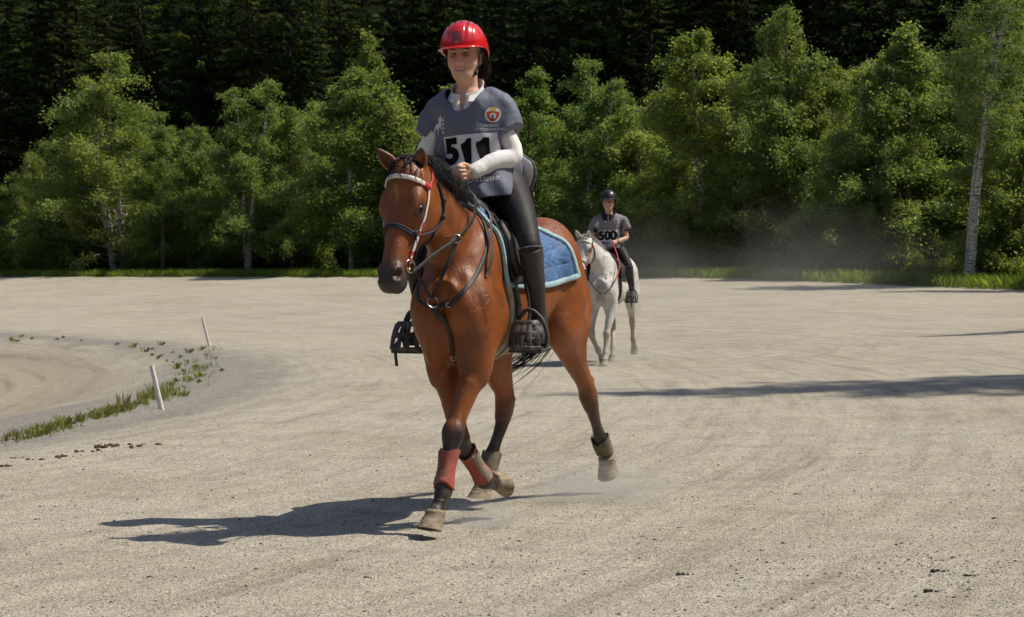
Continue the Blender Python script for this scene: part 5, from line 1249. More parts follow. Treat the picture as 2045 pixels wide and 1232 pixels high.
def build_rider(c):
    K, M, LEG, hs, yc, near = c['K'], c['M'], c['LEG'], c['h'], c['yc'], c['near']
    hd_ = K['head']; nb = K['neckb']
    RID = empty('person', M); tag(RID, c['label'], 'person')
    ps = person_sdf(K, True, near); v, q = polygonise(ps, .0045*hs); mesh_obj('body', v, q, SKIN, RID, col=skin_tint(v, K)); face_parts(hd_, RID)
    helmet(hd_, RID, c['shell'], DARKV, c['peak'], logo=c['logo'], ribs=near)
    for s in (1, -1):
        MB().tube([hd_.p(.02, s*.088, .03), hd_.p(.018, s*.082, -.02), hd_.p(.022, s*.074, -.06), hd_.p(.035, s*.05, -.105), hd_.p(.045, 0, -.128)], 1.0, flat=(.008, .0022), side=[hd_.w*s, hd_.w*s, hd_.w*s, hd_.w*s*.7-hd_.u*.7, -hd_.u], res=5).build('harness_strap', STRAP, RID)
        MB().tube([hd_.p(-.06, s*.085, .02), hd_.p(-.03, s*.082, -.025), hd_.p(.018, s*.078, -.055)], 1.0, flat=(.007, .002), side=hd_.w*s, res=5).build('harness_strap', STRAP, RID)
    MB().box(hd_.p(.033, .062, -.088), (.012, .006, .009), [hd_.u, hd_.w, hd_.f]).build('buckle', STRAP, RID)
    MB().ellipsoid(hd_.p(-.055, .0, .0), (.085, .088, .06), [hd_.f, hd_.w, hd_.u], 20, 12).build('helmet_padding', PADG, RID)
    # hair: tied back, loose ends behind the ear
    rnd = np.random.RandomState(8); mb = MB()
    for i in range(260 if near else 90):
        s = 1 if rnd.uniform() < .66 else -1; t = rnd.uniform(0, 1); r = hd_.p(-.02-.085*t, s*(.080-.035*t*t), .012-.02*t+rnd.normal()*.008); e = hd_.p(-.115+rnd.normal()*.02, s*.02+rnd.normal()*.018+.01, -.06-rnd.uniform(0, .09)); m_ = (r+e)*.5-hd_.f*(.02+.02*rnd.uniform())+hd_.w*s*(.02+rnd.normal()*.012)
        strand(mb, np.array([r, m_, e, e-hd_.u*.05*rnd.uniform()+rnd.normal(size=3)*.012]), .0024 if near else .004, 3, 4)
    if near:
        for i in range(60):
            r = hd_.p(-.06-.03*rnd.uniform(), .075, -.0); strand(mb, np.array([r, r+hd_.w*.03*rnd.uniform()-hd_.u*.04-hd_.f*.02, r+hd_.w*.03*rnd.uniform()-hd_.u*.09-hd_.f*.03+rnd.normal(size=3)*.015]), .0012, 3, 4)
    mb.build('hair', c['hair'], RID)
    # ---- shirt: chest and sleeves round the body
    L6 = lambda st: [(z, vc, hv, hw, eg, pw, yc(z)) for z, vc, hv, hw, eg, pw in st]
    sh = Body([Loft((-.30,0,0), (0,0,1), (1,0,0), L6([(1.62, -.01, .10, .135, 0, 2.2), (1.76, .0, .10, .125, 0, 2.2), (1.9, .015, .105, .132, 0, 2.2), (1.98, .018, .105, .132, 0, 2.2), (2.03, .026, .093, .118, 0, 2), (2.075, .035, .075, .09, 0, 2)]), k=.03)])
    for S in ('L', 'R'):
        a, e, w_ = K['sh'+S], K['el'+S], K['wr'+S]; sg = 1 if S == 'L' else -1
        nodes = [(*(a*.75+nb*.25-V(0,0,.035)), .048, .048), (*a, .047, .050), (*(a*.5+e*.5), .046, .049)]
        if c['long']: nodes += [(*(e+V(-.012,.01*sg,-.006)), .047, .049), (*(e*.55+w_*.45), .043, .045), (*(e*.22+w_*.78), .037, .037), (*(w_*.94+e*.06), .034, .034)]
        sh.add(wrinkled(Chain(nodes, k=.03), .0035, 3 if S == 'L' else 5))
        if c['long']: sh.add(Chain([(*(w_*.86+e*.14), .037, .037), (*(w_*.97+e*.03), .034, .034)], k=.006, n=2))
    sh.add(Ell(nb+V(.125,0.0,-.02), (.085, .020, .072), op='-', k=.008), plane(nb+V(.0,0,.012), (-.3,0,1)))
    v, q = polygonise(sh, .005*hs, lo=(-.5,-.42,1.6), hi=(.05,.42,2.12)); mesh_obj('shirt', v, q, c['shirt'], RID)
    rows = []
    for hgt, rr in ((-.03, 1.30), (.0, 1.16), (.025, 1.06), (.04, 1.08)):
        rows.append([nb+V(.004,0,.008)+V(math.cos(a)*.068*rr+.006-.35*hgt*.5, math.sin(a)*.072*rr, hgt*(1.0-.45*math.cos(a))-.03*math.cos(a)) for a in np.linspace(R(22), R(338), 40)])
    rows = np.array(rows); C0 = rows.mean((0, 1)); Nn = rows-C0; Nn[...,2] = 0; Nn /= np.linalg.norm(Nn, axis=2)[...,None]
    G = catmull(rows.reshape(4, -1), 4).reshape(-1, 40, 3); Gn = catmull(Nn.reshape(4, -1), 4).reshape(-1, 40, 3); thick(G, Gn, .004).build('collar', c['shirt'], RID)
    # ---- tabard: torso drape plus cap sleeves, hollowed to a thin sheet
    tb = Body([Loft((-.30,0,0), (0,0,1), (1,0,0), L6([(1.53, .035, .165, .180, 0, 2.5), (1.62, .03, .155, .170, 0, 2.5), (1.70, .018, .143, .158, 0, 2.4), (1.80, .012, .138, .155, 0, 2.3), (1.90, .018, .14, .172, 0, 2.2), (1.98, .02, .122, .172, 0, 2.1), (2.035, .025, .105, .14, 0, 2.0), (2.07, .03, .09, .105, 0, 2)]), k=.04), Ell((-.40,yc(1.7)+.03,1.70), (.10,.14,.16), k=.05)])
    for S, sg in (('L', 1), ('R', -1)):
        a, e = K['sh'+S], K['el'+S]; d = unit(e-a)
        ch = Chain([(*(nb+V(-.0,sg*.07,-.035)), .05, .06), (*(a+V(0,sg*.022,.012)), .052, .058), (*(a*.6+e*.4+V(.0,sg*.036,.010)), .058, .068), (*(a*.25+e*.75+V(0,sg*.03,.0)), .068, .076)], k=.04)
        pn = unit(d*.95+V(.12,sg*.42,.0)).astype(np.float32); pp0 = (a*.44+e*.56+V(0,sg*.03,0)).astype(np.float32)
        tb.add(Fn(lambda P, ch=ch, pn=pn, pp0=pp0: np.maximum(ch.eval(P), (P-pp0)@pn), ch.lo, ch.hi, k=.085))
    rr = np.random.RandomState(c.get('seed', 2)); kk = rr.normal(size=(6, 3))*np.array([14, 16, 9]); pp = rr.uniform(0, 6.28, 6)
    folds = lambda P: .0060*np.sin(P[:,1]*62+2.2*np.sin(P[:,2]*11+1)+pp[4])*np.clip((1.98-P[:,2])*5, 0, 1)*np.clip((P[:,2]-1.5)*3, .2, 1)*(.35+.65*np.abs(P[:,1]-yc(1.8))/.17)+.0050*np.sin(P@kk[0]+pp[0]+1.2*np.sin(P@kk[1]+pp[1]))+.0034*np.sin(P@kk[2]*2.1+pp[2]+1.5*np.sin(P@kk[3]+pp[3]))
    tabf = lambda P: tb.eval(P)+folds(P)
    th = .011*hs
    TS = Body([Fn(lambda P: np.abs(tabf(P)+th*.5)-th*.5, (-.55,-.48,1.5), (.02,.48,2.12), k=.002)])
    TS.add(Ell(nb+V(.055,0,.075), (.135,.098,.155), [(.9,0,.42), (0,1,0), (-.42,0,.9)], op='-', k=.006))
    for S, sg in (('L', 1), ('R', -1)):
        a, e = K['sh'+S], K['el'+S]; TS.add(Chain([(*(a*.75+e*.25), .049, .052), (*(a*.3+e*.7), .054, .058)], op='-', k=.004, n=2))
    hem = c['hem']; TS.add(Fn(lambda P: (hem+.02*np.sin(P[:,1]*9)+.03*(P[:,1]-yc(1.6))+.02*(P[:,0] < -.3))-P[:,2], op='&', k=.003))
    v, q = polygonise(TS, .005*hs, lo=(-.56,-.48,1.5), hi=(.03,.48,2.14), C=2, G=8, relax=2); tabo = mesh_obj('tabard', v, q, c['tabard'], RID); tsurf = Surf(v, q)
    def front_pt(y, z, off): return tsurf.cast([(.35, y, z)], V(-1,0,0), off)[0]
    def on_front(cy, cz, ang, off):
        co, si = math.cos(ang), math.sin(ang); return lambda x, y: front_pt(cy+x*co-y*si, cz+x*si+y*co, off)
    def patch(cy, cz, ang, w, hgt, off, nx, ny, mat, name):
        mp = on_front(cy, cz, ang, off); G = np.array([[mp(x, y) for x in np.linspace(-w, w, nx)] for y in np.linspace(-hgt, hgt, ny)]); return mesh_obj(name, G.reshape(-1, 3), [(i*nx+j, i*nx+j+1, (i+1)*nx+j+1, (i+1)*nx+j) for i in range(ny-1) for j in range(nx-1)], mat, tabo)
    def flat_poly(pts, mp, name, mat):
        bm = bmesh.new(); vs = [bm.verts.new((x, y, 0)) for x, y in pts]; bm.faces.new(vs); bmesh.ops.triangulate(bm, faces=bm.faces[:])
        for _ in range(3):
            ed = [e for e in bm.edges if e.calc_length() > .012]
            if ed: bmesh.ops.subdivide_edges(bm, edges=ed, cuts=1); bmesh.ops.triangulate(bm, faces=bm.faces[:])
        v = np.array([mp(x.co.x, x.co.y) for x in bm.verts]); f = [tuple(x.index for x in q.verts) for q in bm.faces]; bm.free()
        return mesh_obj(name, v, f, mat, tabo, smooth=False)
    o = hs; y0 = yc(1.79); ta = c['tilt']
    patch(y0+.008, c['panel_z'], ta, .135, .080, .0022*o, 40, 20, PRINTW, 'number_panel')
    for ch, dx in zip(c['number'], (-.082, .002, .080)):
        mp = on_front(y0-.002+dx*math.cos(ta), c['panel_z']-.002+dx*math.sin(ta), ta, .0062*o)
        if ch == '1': flat_poly([(-.008,-.06), (.026,-.06), (.026,.06), (.002,.06), (-.004,.050), (-.014,.043), (-.030,.038), (-.030,.017), (-.008,.026)], mp, 'number', PRINTB)
        else: surf_text(ch, .168, mp, 'number', PRINTB, tabo, .0085, 1.0, .012)
    surf_text('ng og Distanse', .043, on_front(y0+.035, c.get('text_z', 1.672), ta+R(3), .003*o), 'lettering', PRINTW, tabo, .0, 1.0, .01)
    cy, cz = y0+.115, 1.968
    if near:
        surf_text('NORGES', .017, on_front(cy-.004, cz-.052, R(2), .003), 'lettering', PRINTW, tabo, .0, 1.0, .008)
        surf_text('RYTTERFORBUND', .017, on_front(cy-.004, cz-.071, R(2), .003), 'lettering', PRINTW, tabo, .0, 1.0, .008)
    m0 = [on_front(cy, cz, 0, (.0026+.0012*i)*o) for i in range(5)]
    flat_poly(circ(.037, sx=.95), m0[0], 'crest_disc', PRINTW)
    flat_poly([(-.028,.016), (.028,.016), (.026,-.008), (.014,-.026), (0,-.033), (-.014,-.026), (-.026,-.008)], m0[1], 'crest_shield', CRD)
    flat_poly(circ(.0165, 20, 0, -.006, .9), m0[2], 'crest_ring', CGD); flat_poly(circ(.0125, 18, 0, -.006, .85), m0[3], 'crest_field', PRINTW)
    flat_poly([(-.006,.002), (.006,.002), (.004,-.010), (.007,-.022), (-.004,-.022)], m0[4], 'crest_figure', CBL)
    flat_poly([(-.012,.016), (.012,.016), (.015,.034), (.008,.026), (.004,.038), (0,.028), (-.004,.038), (-.008,.026), (-.015,.034)], m0[2], 'crest_crown', CGD)
    m5 = on_front(y0-.155, 1.915, R(-4), .003*o)
    flat_poly([(-.034,-.012), (-.026,.012), (-.012,.018), (-.004,.030), (-.016,.030), (-.004,.038), (-.014,.040), (.002,.048), (.010,.058), (.012,.042), (.018,.036), (.014,.028), (.008,.026), (.012,.010), (.010,-.004), (.014,-.016), (.010,-.016), (.004,-.002), (-.006,-.004), (-.010,-.018), (-.006,-.040), (-.010,-.040), (-.016,-.014), (-.022,-.006), (-.026,-.026), (-.030,-.026)], m5, 'horse_print', PRINTW)
    for k in range(4): flat_poly([(.024, .046-.020*k), (.033, .030-.020*k), (.0255, .0315-.020*k), (.0255, .026-.020*k), (.0225, .026-.020*k), (.0225, .0315-.020*k), (.015, .030-.020*k)], m5, 'fir_print', PRINTW)
    if near:   # back panel lifted by the wind behind the left arm
        G = np.array([[V(-.42-.04*t+.02*math.sin(t*3), .07+.125*s+.02*math.sin(t*4), 1.80-.15*t+.012*math.sin(s*5)-.03*s*s) for s in np.linspace(0, 1, 12)] for t in np.linspace(0, 1, 12)])
        thick(G, np.broadcast_to(V(-.6,.5,.1), G.shape), .004).build('back_flap', c['tabard'], tabo)
        G2 = G[1:11, 3:11]+V(.6,-.3,.1)*.006; thick(G2, np.broadcast_to(V(.6,-.5,.1), G2.shape), .001).build('back_number_field', PRINTW, tabo)
    # ---- breeches
    hx = LEG['hipL']*.5+LEG['hipR']*.5
    bc = Body([Ell(hx+V(-.02,0,0), (.135,.175,.12), k=.04), Loft((-.325,0,0), (0,0,1), (1,0,0), L6([(1.58, 0, .11, .165, 0, 2.2), (1.68, 0, .105, .15, 0, 2.2), (1.76, .0, .098, .138, 0, 2.2)]), k=.05)])
    for S, sg in (('L', 1), ('R', -1)):
        h_, k_, a_ = LEG['hip'+S], LEG['kn'+S], LEG['an'+S]
        bc.add(Chain([(*h_, .09, .115), (*(h_*.62+k_*.38+V(.0,sg*.012,.012)), .074, .090), (*(h_*.25+k_*.75+V(0,sg*.008,.008)), .058, .068), (*k_, .050, .058), (*(k_*.7+a_*.3), .045, .052)], k=.04))
    v, q = polygonise(bc, .007*hs); bro = mesh_obj('breeches', v, q, BREECH, RID)
    MB().ellipsoid(LEG['hipL']+V(-.04,.115,-.01), (.004,.003,.012)).build('breeches_badge', BADGE, bro)
    # ---- tall boots
    for kn, an, toe, sg in ((LEG['knL'], LEG['anL'], LEG['toeL'], 1), (LEG['knR'], LEG['anR'], LEG['toeR'], -1)):
        up = unit(kn-an); b = Body([]); top = an+(kn-an)*.92
        b.add(Chain([(*(top+up*.005), .055, .066), (*(kn*.6+an*.4), .052, .064), (*(kn*.25+an*.75), .042, .050), (*(an+up*.02), .038, .045)], k=.03))
        d = unit(toe-an-V(0,0,(toe-an)[2])); hl = an-d*.055+V(0,0,-.075)
        b.add(Chain([(*(an+V(0,0,-.015)), .038, .046), (*(an-d*.03+V(0,0,-.06)), .036, .036), (*hl, .034, .030)], k=.03), Chain([(*(an+d*.01+V(0,0,-.045)), .037, .040), (*(an*.5+toe*.5+V(0,0,-.028)), .042, .032), (*(toe-d*.02), .044, .028), (*(toe+d*.02), .034, .022)], k=.03))
        b.add(plane(top+up*.02, up)); v, q = polygonise(b, .006*hs); o_ = mesh_obj('boot', v, q, BOOTM, RID)
        ring = [top+up*.017+V(math.cos(a)*.068, math.sin(a)*.057, .012*math.cos(a-1)) for a in np.linspace(0, 2*math.pi, 25)]; MB().tube(np.array(ring), .0028, n=6).build('boot_trim', RIMG, o_)
        P = np.array([top*(1-t)+(an+up*.03)*t+V(-.072+.022*t, sg*.018, 0) for t in np.linspace(0, 1, 10)]); MB().tube(P, .004, n=6).build('boot_seam', LEA2, o_)
    return RID, tabo
RED = N('red_helmet'); RED.base(RED.ramp(RED.noise(RED.coord(), 20, 4), [(.3, (.56,.012,.016)), (.7, (.64,.018,.022))])); RED.set(Roughness=.22, Coat_Weight=.5, Coat_Roughness=.08); RED.bump(RED.noise(RED.coord(), 150, 2), .04, .001); RED = RED.m
BRH = hair_mat('brown_hair', (.040,.021,.012), .45)
K1 = dict(neckb=V(-.265,-.085,2.068), shL=V(-.285,.065,2.012), shR=V(-.265,-.238,1.985), elL=V(-.27,.135,1.785), elR=V(-.21,-.285,1.755),
         wrL=V(-.09,.01,1.690), wrR=V(-.09,-.165,1.690), hdL=V(.72,-.65,-.12), huL=V(.15,-.2,1), hdR=V(.95,.25,-.1), huR=V(.1,.2,1))
K1['head'] = human_head((-.225,-.088,2.262), R(6), R(-4), R(3))
LEG1 = dict(hipL=V(-.34,.10,1.60), knL=V(-.075,.305,1.335), anL=V(-.205,.305,.972), toeL=V(-.02,.318,.892), hipR=V(-.34,-.085,1.60), knR=V(-.075,-.285,1.32), anR=V(-.19,-.275,.965), toeR=V(-.01,-.285,.885))
build_rider(dict(K=K1, M=HM, LEG=LEG1, h=1.0, near=True, label='smiling rider in red helmet and grey tabard number 511 riding the bay horse', shell=RED, peak=RED, logo='KEP', hair=BRH, long=True, shirt=SHIRT, tabard=TABARD,
    yc=lambda z: np.interp(z, [1.55, 1.62, 1.70, 1.80, 1.90, 1.97, 2.02, 2.1], [.012, .0, -.02, -.045, -.065, -.08, -.087, -.088]), text_z=1.652, hem=1.555, tilt=R(4), panel_z=1.795, number='511'))
# ================================================================ the grey horse and its rider, further back
GREY = dict(shift=.0,
    neck=[(-.05,.0,1.25,.155,.25), (.16,-.01,1.36,.125,.21), (.31,-.06,1.49,.098,.16), (.43,-.12,1.60,.082,.122), (.51,-.165,1.67,.074,.096)],
    LF=[(.24,.12,1.02,.085,.12), (.13,.125,.86,.078,.11), (.20,.115,.66,.06,.076), (.27,.10,.50,.045,.05), (.30,.095,.42,.05,.048), (.32,.092,.35,.038,.038), (.345,.09,.26,.029,.034), (.37,.088,.175,.037,.041), (.40,.086,.12,.031,.034), (.415,.085,.088,.038,.042)],
    RF=[(.22,-.11,1.02,.085,.12), (.12,-.12,.85,.078,.11), (.19,-.13,.66,.06,.076), (.24,-.135,.50,.045,.05), (.25,-.132,.42,.05,.048), (.21,-.12,.355,.037,.037), (.13,-.10,.27,.029,.034), (.05,-.08,.19,.037,.041), (.0,-.065,.155,.031,.034), (-.025,-.06,.145,.038,.042)],
    RH=[(-.70,-.13,.90,.085,.12), (-.78,-.11,.72,.066,.092), (-.84,-.09,.615,.048,.06), (-.85,-.08,.535,.046,.055), (-.82,-.07,.44,.036,.041), (-.74,-.05,.34,.03,.034), (-.67,-.035,.22,.038,.042), (-.63,-.03,.14,.032,.035), (-.615,-.03,.105,.04,.043)],
    LH=[(-.90,.15,.94,.085,.125), (-1.06,.14,.78,.065,.09), (-1.16,.13,.67,.046,.056), (-1.22,.125,.59,.046,.053), (-1.25,.122,.50,.036,.041), (-1.28,.12,.40,.03,.034), (-1.31,.12,.30,.039,.043), (-1.36,.12,.245,.033,.036), (-1.385,.12,.22,.04,.044)])
GREY['head'] = head_frame((.54,-.185,1.74), (.77,-.20,1.27), R(-10)); GREY['earL'] = (.56,-.10,1.84); GREY['earR'] = (.57,-.285,1.84); GREY['earfront'] = [unit((1,.35,.1)), unit((1,-.2,.1))]
GREY['hoof'] = dict(LF=(V(.15,0,-1), V(1,0,.1)), RF=(V(-.75,.15,-.45), V(.35,.05,-1)), RH=(V(.15,0,-1), V(1,0,.15)), LH=(V(-.55,.0,-1), V(.9,0,-.5)))
GM = horse_matrix((1.215, 29.75, float(ground_z(1.2, 29.4))+.0), 15, .955)
grey_sdf = horse_sdf(GREY); gcoat = coat_material('grey_coat', .55, .25, .08)
GHAIR = hair_mat('grey_horse_hair', (.30,.285,.26), .6); ghoof = simple('pale_hoof', (.30,.26,.20), .8, .25, 40, .4, 160)
gh = make_horse('grey_horse', 'flea-bitten grey horse trotting behind the bay horse', GREY, grey_sdf, GM, .011, gcoat, grey_tint, None, ghoof)
gs = GREY['surf']; gf = GREY['head']
make_mane(GREY, gs, 9, 150, gh, GHAIR, 1, .15)
mb = MB(); rnd = np.random.RandomState(3)
for i in range(40):
    r = gf.p(-.025, -.045+rnd.normal()*.02, rnd.uniform(-.04, .04)); strand(mb, gs.clear(np.array([r, r+gf.v*.04+gf.u*.02, r+gf.v*.05+gf.u*.07+rnd.normal(size=3)*.012, r+gf.v*.05+gf.u*.11+rnd.normal(size=3)*.012]), .006), .004, 3, 3)
mb.build('forelock', GHAIR, gh)
make_tail(gh, GHAIR, [(-1.31,.0,1.27), (-1.42,.0,1.22), (-1.50,.0,1.08), (-1.52,.03,.92), (-1.54,.06,.75), (-1.55,.08,.60)], 70, 5, .05, .006)
NAVY = simple('navy_cloth', (.018,.022,.045), .8, .25, 20, .4, 120); REIN_R = simple('red_rein', (.50,.035,.04), .5, .1, 30, 0); REIN_B = simple('blue_rein', (.12,.16,.32), .5, .1, 30, 0); GREYBL = simple('grey_blue_leather', (.16,.17,.20), .6, .2, 30, 0)
def g_around(x, phi, off):
    x = np.atleast_1d(x).astype(float); phi = np.broadcast_to(np.atleast_1d(phi), x.shape); d = np.stack([0*x, np.sin(phi), np.cos(phi)], -1); o = np.stack([x, 0*x, 0*x+1.18], -1); return gs.cast(o+d*.62, -d, off)
root = empty('saddle_cloth', GM); tag(root, 'dark navy saddle cloth on the grey horse', 'saddle cloth')
S_, T_ = np.meshgrid(np.linspace(0, 1, 24), np.linspace(-1, 1, 41), indexing='ij'); A_ = np.abs(T_)
P = g_around((.02-.05*A_+(-.66+.02*A_)*S_).ravel(), (T_*R(98)).ravel(), .005).reshape(24, 41, 3); thick(P, gs.grad(P.reshape(-1, 3)).reshape(24, 41, 3), .014).build('panel', NAVY, root)
root = empty('saddle', GM); tag(root, 'black saddle on the grey horse under the rider in black helmet', 'saddle')
for sg in (1, -1):
    S_, T_ = np.meshgrid(np.linspace(0, 1, 12), np.linspace(0, 1, 16), indexing='ij'); P = g_around((-.07+(-.40+.1*T_**2)*S_).ravel(), (sg*(R(14)+R(72)*T_)).ravel(), .024).reshape(12, 16, 3); thick(P, gs.grad(P.reshape(-1, 3)).reshape(12, 16, 3), .007).build('flap', LEA, root)
rows = np.array([[(x, hw*a, zc-dz*abs(a)**2.2) for a in np.linspace(-1, 1, 11)] for x, zc, hw, dz in [(-.02, 1.545, .05, .05), (-.08, 1.575, .08, .06), (-.2, 1.548, .10, .055), (-.32, 1.535, .14, .055), (-.47, 1.575, .17, .065), (-.54, 1.59, .11, .06)]]); thick(rows, np.broadcast_to(V(0,0,-1), rows.shape), .03).build('seat', LEA, root)
tt = np.linspace(R(92), R(268), 30); P = g_around(np.full(30, -.14), tt, .008); n = gs.grad(P); MB().tube(P+n*.005, 1.0, flat=(.05, .007), side=n).build('girth', LEA, root)
stirrup(root, V(-.05, .36, .862), V(1,.1,-.02), V(0,1,0), (-.085, .26, 1.27)); stirrup(root, V(-.05, -.345, .862), V(1,-.12,-.02), V(0,-1,0), (-.085, -.25, 1.27))
root = empty('bridle', GM); tag(root, 'dark bridle with red cheek straps and red reins on the grey horse', 'bridle'); ghp = gf.p
def gstrap(uvw, off, hw, mat, name, res=5):
    P = relax_path(gs.clear(relax_path(gs.snap(catmull([ghp(*q) for q in uvw], res), off), 4), off), 2); MB().tube(P, 1.0, flat=(hw, .004), side=gs.grad(P)).build(name, mat, root)
gstrap([(.075, -.06, -.115), (.075, 0, -.085), (.068, .03, 0), (.075, 0, .085), (.08, -.05, .115)], .008, .009, WHITE, 'browband')
gstrap([(.36, -.14, -.06), (.36, -.05, -.08), (.345, .03, 0), (.36, -.05, .08), (.36, -.14, .06)], .008, .010, GREYBL, 'noseband')
for s in (1, -1):
    gstrap([(.085, -.075, s*.115), (.2, -.09, s*.11), (.31, -.085, s*.085), (.44, -.09, s*.06)], .007, .008, REIN_R, 'cheekpiece')
    gstrap([(.08, -.08, s*.115), (.16, -.19, s*.1), (.25, -.24, s*.06), (.27, -.25, 0)], .007, .008, LEA, 'throat_strap')
    gstrap([(.08, -.07, s*.115), (.02, -.11, s*.09), (-.05, -.13, 0)], .007, .009, LEA, 'headpiece')
    MB().ring(gs.snap([ghp(.455, -.092, s*.06)], .010)[0], gf.w*s, .03, .004).build('bit_ring', STEEL, root)
B0 = gs.snap([ghp(.465, -.10, .06)], .012)[0]; B1 = gs.snap([ghp(.465, -.10, -.06)], .012)[0]
free_strap([B0, (.62,-.04,1.10), (.52,.06,.98), (.40,.15,1.03), (.30,.22,1.17)], .008, .004, LEA, 'rein', root, V(.5,1,.2)); free_strap([(.30,.22,1.17), (.16,.24,1.33), (.04,.19,1.47), (-.03,.13,1.60), (-.06,.09,1.66)], .009, .004, REIN_R, 'rein', root, V(.3,1,.2))
free_strap([B1, (.55,-.25,1.15), (.36,-.27,1.25), (.15,-.2,1.45), (-.04,-.06,1.62)], .009, .004, REIN_R, 'rein', root, V(.3,-1,.2))
free_strap([(-.06,.09,1.66), (-.04,.03,1.665), (-.05,-.05,1.62)], .009, .004, REIN_B, 'rein', root, V(1,0,.2))
# breast strap crossing the front legs of the grey horse
K2 = dict(neckb=V(-.265,.0,2.035), shL=V(-.285,.175,1.965), shR=V(-.265,-.175,1.965), elL=V(-.30,.235,1.745), elR=V(-.28,-.24,1.735), wrL=V(-.13,.13,1.675), wrR=V(-.12,-.10,1.640), hdL=V(.8,-.5,-.12), huL=V(.15,-.2,1), hdR=V(.95,.25,-.1), huR=V(.1,.2,1))
K2['head'] = human_head((-.225,.0,2.235), R(8), R(2), R(0))
LEG2 = dict(hipL=V(-.34,.10,1.58), knL=V(-.07,.32,1.35), anL=V(-.20,.34,.985), toeL=V(-.01,.37,.905), hipR=V(-.34,-.085,1.58), knR=V(-.075,-.285,1.32), anR=V(-.19,-.315,.985), toeR=V(-.01,-.335,.905))
BLKH = simple('black_helmet', (.018,.019,.021), .35, .2, 20, .05)
NAVYS = cloth('navy_polo', (.022,.026,.045), .85, .4); TAB2 = cloth('grey_tabard_worn', (.19,.18,.20), .7, .6)
r2, t2 = build_rider(dict(K=K2, M=GM, LEG=LEG2, h=2.0, near=False, label='rider in black helmet and grey tabard number 500 riding the grey horse', shell=BLKH, peak=BLKH, logo=None, hair=BRH, long=False, shirt=NAVYS, tabard=TAB2, seed=7,
    yc=lambda z: np.interp(z, [1.5, 2.1], [.01, .0]), text_z=1.63, hem=1.575, tilt=R(2), panel_z=1.765, number='500'))
e = K2['wrL']*.88+K2['elL']*.12; MB().tube([e-(K2['wrL']-K2['elL'])*.03, e+(K2['wrL']-K2['elL'])*.06], .031, n=12).build('watch_strap', STRAP, r2)
# ================================================================ marker posts, weeds, droppings, dust
POSTW = simple('painted_post', (.74,.73,.70), .55, .06, 14, .2, 60, dirt=((.36,.30,.22), .5))
for base_px, top_px, lb in (((322, 818), (303, 730), 'leaning white marker post nearest the camera on the inner edge'), ((418, 691), (404, 633), 'leaning white marker post further along the inner edge')):
    g = ground_at_pixel(*base_px); y = g[1]; top = V((top_px[0]-1022.5)/FOCAL_PX*y, y-.02, CAM_H+(HORIZON-top_px[1])/FOCAL_PX*y); ax = top-g; L = np.linalg.norm(ax); ax /= L; s = unit(np.cross(ax, V(0,1,0))); t = np.cross(ax, s)
    root = empty('marker_post', None, tuple(g)); tag(root, lb, 'marker post', 'white posts along the inner edge'); mb = MB(); rows = []
    for h, r in ((-.12, .022), (L*.02, .0225), (L*.3, .0215), (L*.7, .0205), (L*.97, .0195), (L*.992, .017), (L, .010)): rows.append([ax*h+s*math.cos(a)*r*1.15+t*math.sin(a)*r*.8 for a in np.linspace(0, 2*math.pi, 14, endpoint=False)])
    mb.grid(np.array(rows), closed_v=True); mb.f.append(tuple(mb.n-14+j for j in range(14))); mb.build('shaft', POSTW, root)
    cap = MB().tube([ax*(L-.006), ax*(L+.004)], .0185, n=14); cap.build('cap', simple('yellowed_cap', (.55,.50,.33), .6, .15, 30, .2), root)
# weeds on the stone shoulder
WEED = leaf_mat('weed_leaf', (.13,.16,.05), (.19,.215,.065), (.30,.30,.12), .3); DRYW = leaf_mat('dry_grass', (.16,.16,.05), (.24,.21,.09), (.33,.29,.16), .3)
def weed_mesh(seed, h, n, tall):
    rnd = np.random.RandomState(seed); vs = []; tone = []
    for i in range(n):
        a = rnd.uniform(0, 6.28); r0 = rnd.uniform(0, .05); L = h*rnd.uniform(.5, 1.15); ln = rnd.uniform(.15, .8 if not tall else .35); d = V(math.cos(a), math.sin(a), 0); sd = V(-math.sin(a), math.cos(a), 0); w = rnd.uniform(.005, .011)*(1 if not tall else .35)
        b = d*r0; m_ = b+d*L*ln*.45+V(0,0,L*.62); e = b+d*L*ln+V(0,0,L*(1-.35*ln)); vs.append([b-sd*w*.3, b+sd*w*.3, m_+sd*w, e, m_-sd*w]); tone.append(rnd.uniform(0, 1))
    v = np.array(vs).reshape(-1, 3); return fast_mesh('weed', v, np.arange(n*5).reshape(n, 5), DRYW if tall else WEED, np.repeat(np.array(tone), 5))
WM = [weed_mesh(i, h, n, tl) for i, (h, n, tl) in enumerate(((.075, 20, False), (.105, 26, False), (.06, 16, False), (.20, 26, True), (.15, 34, True)))]
rnd = np.random.RandomState(15)
spots = [(230,690),(265,695),(285,705),(300,700),(325,712),(345,705),(360,715),(320,690),(400,700),(415,712),(440,740),(385,735),(395,752),(400,765),(378,760),(365,740),(330,720),(310,715),(298,712),(345,722),(350,735),(370,725),(372,705),(408,698),(428,718),
         (340,770),(352,762),(362,775),(330,785),(305,795),(290,800),(280,808),(268,806),(262,815),(240,822),(225,828),(210,832),(190,838),(165,842),(150,848),(130,852),(120,850),(95,866),(70,872),(50,876),(30,880),(15,884),(20,680),(40,672),(60,676),(115,678),(160,682),(130,674),(35,684),(370,790),(350,790)]
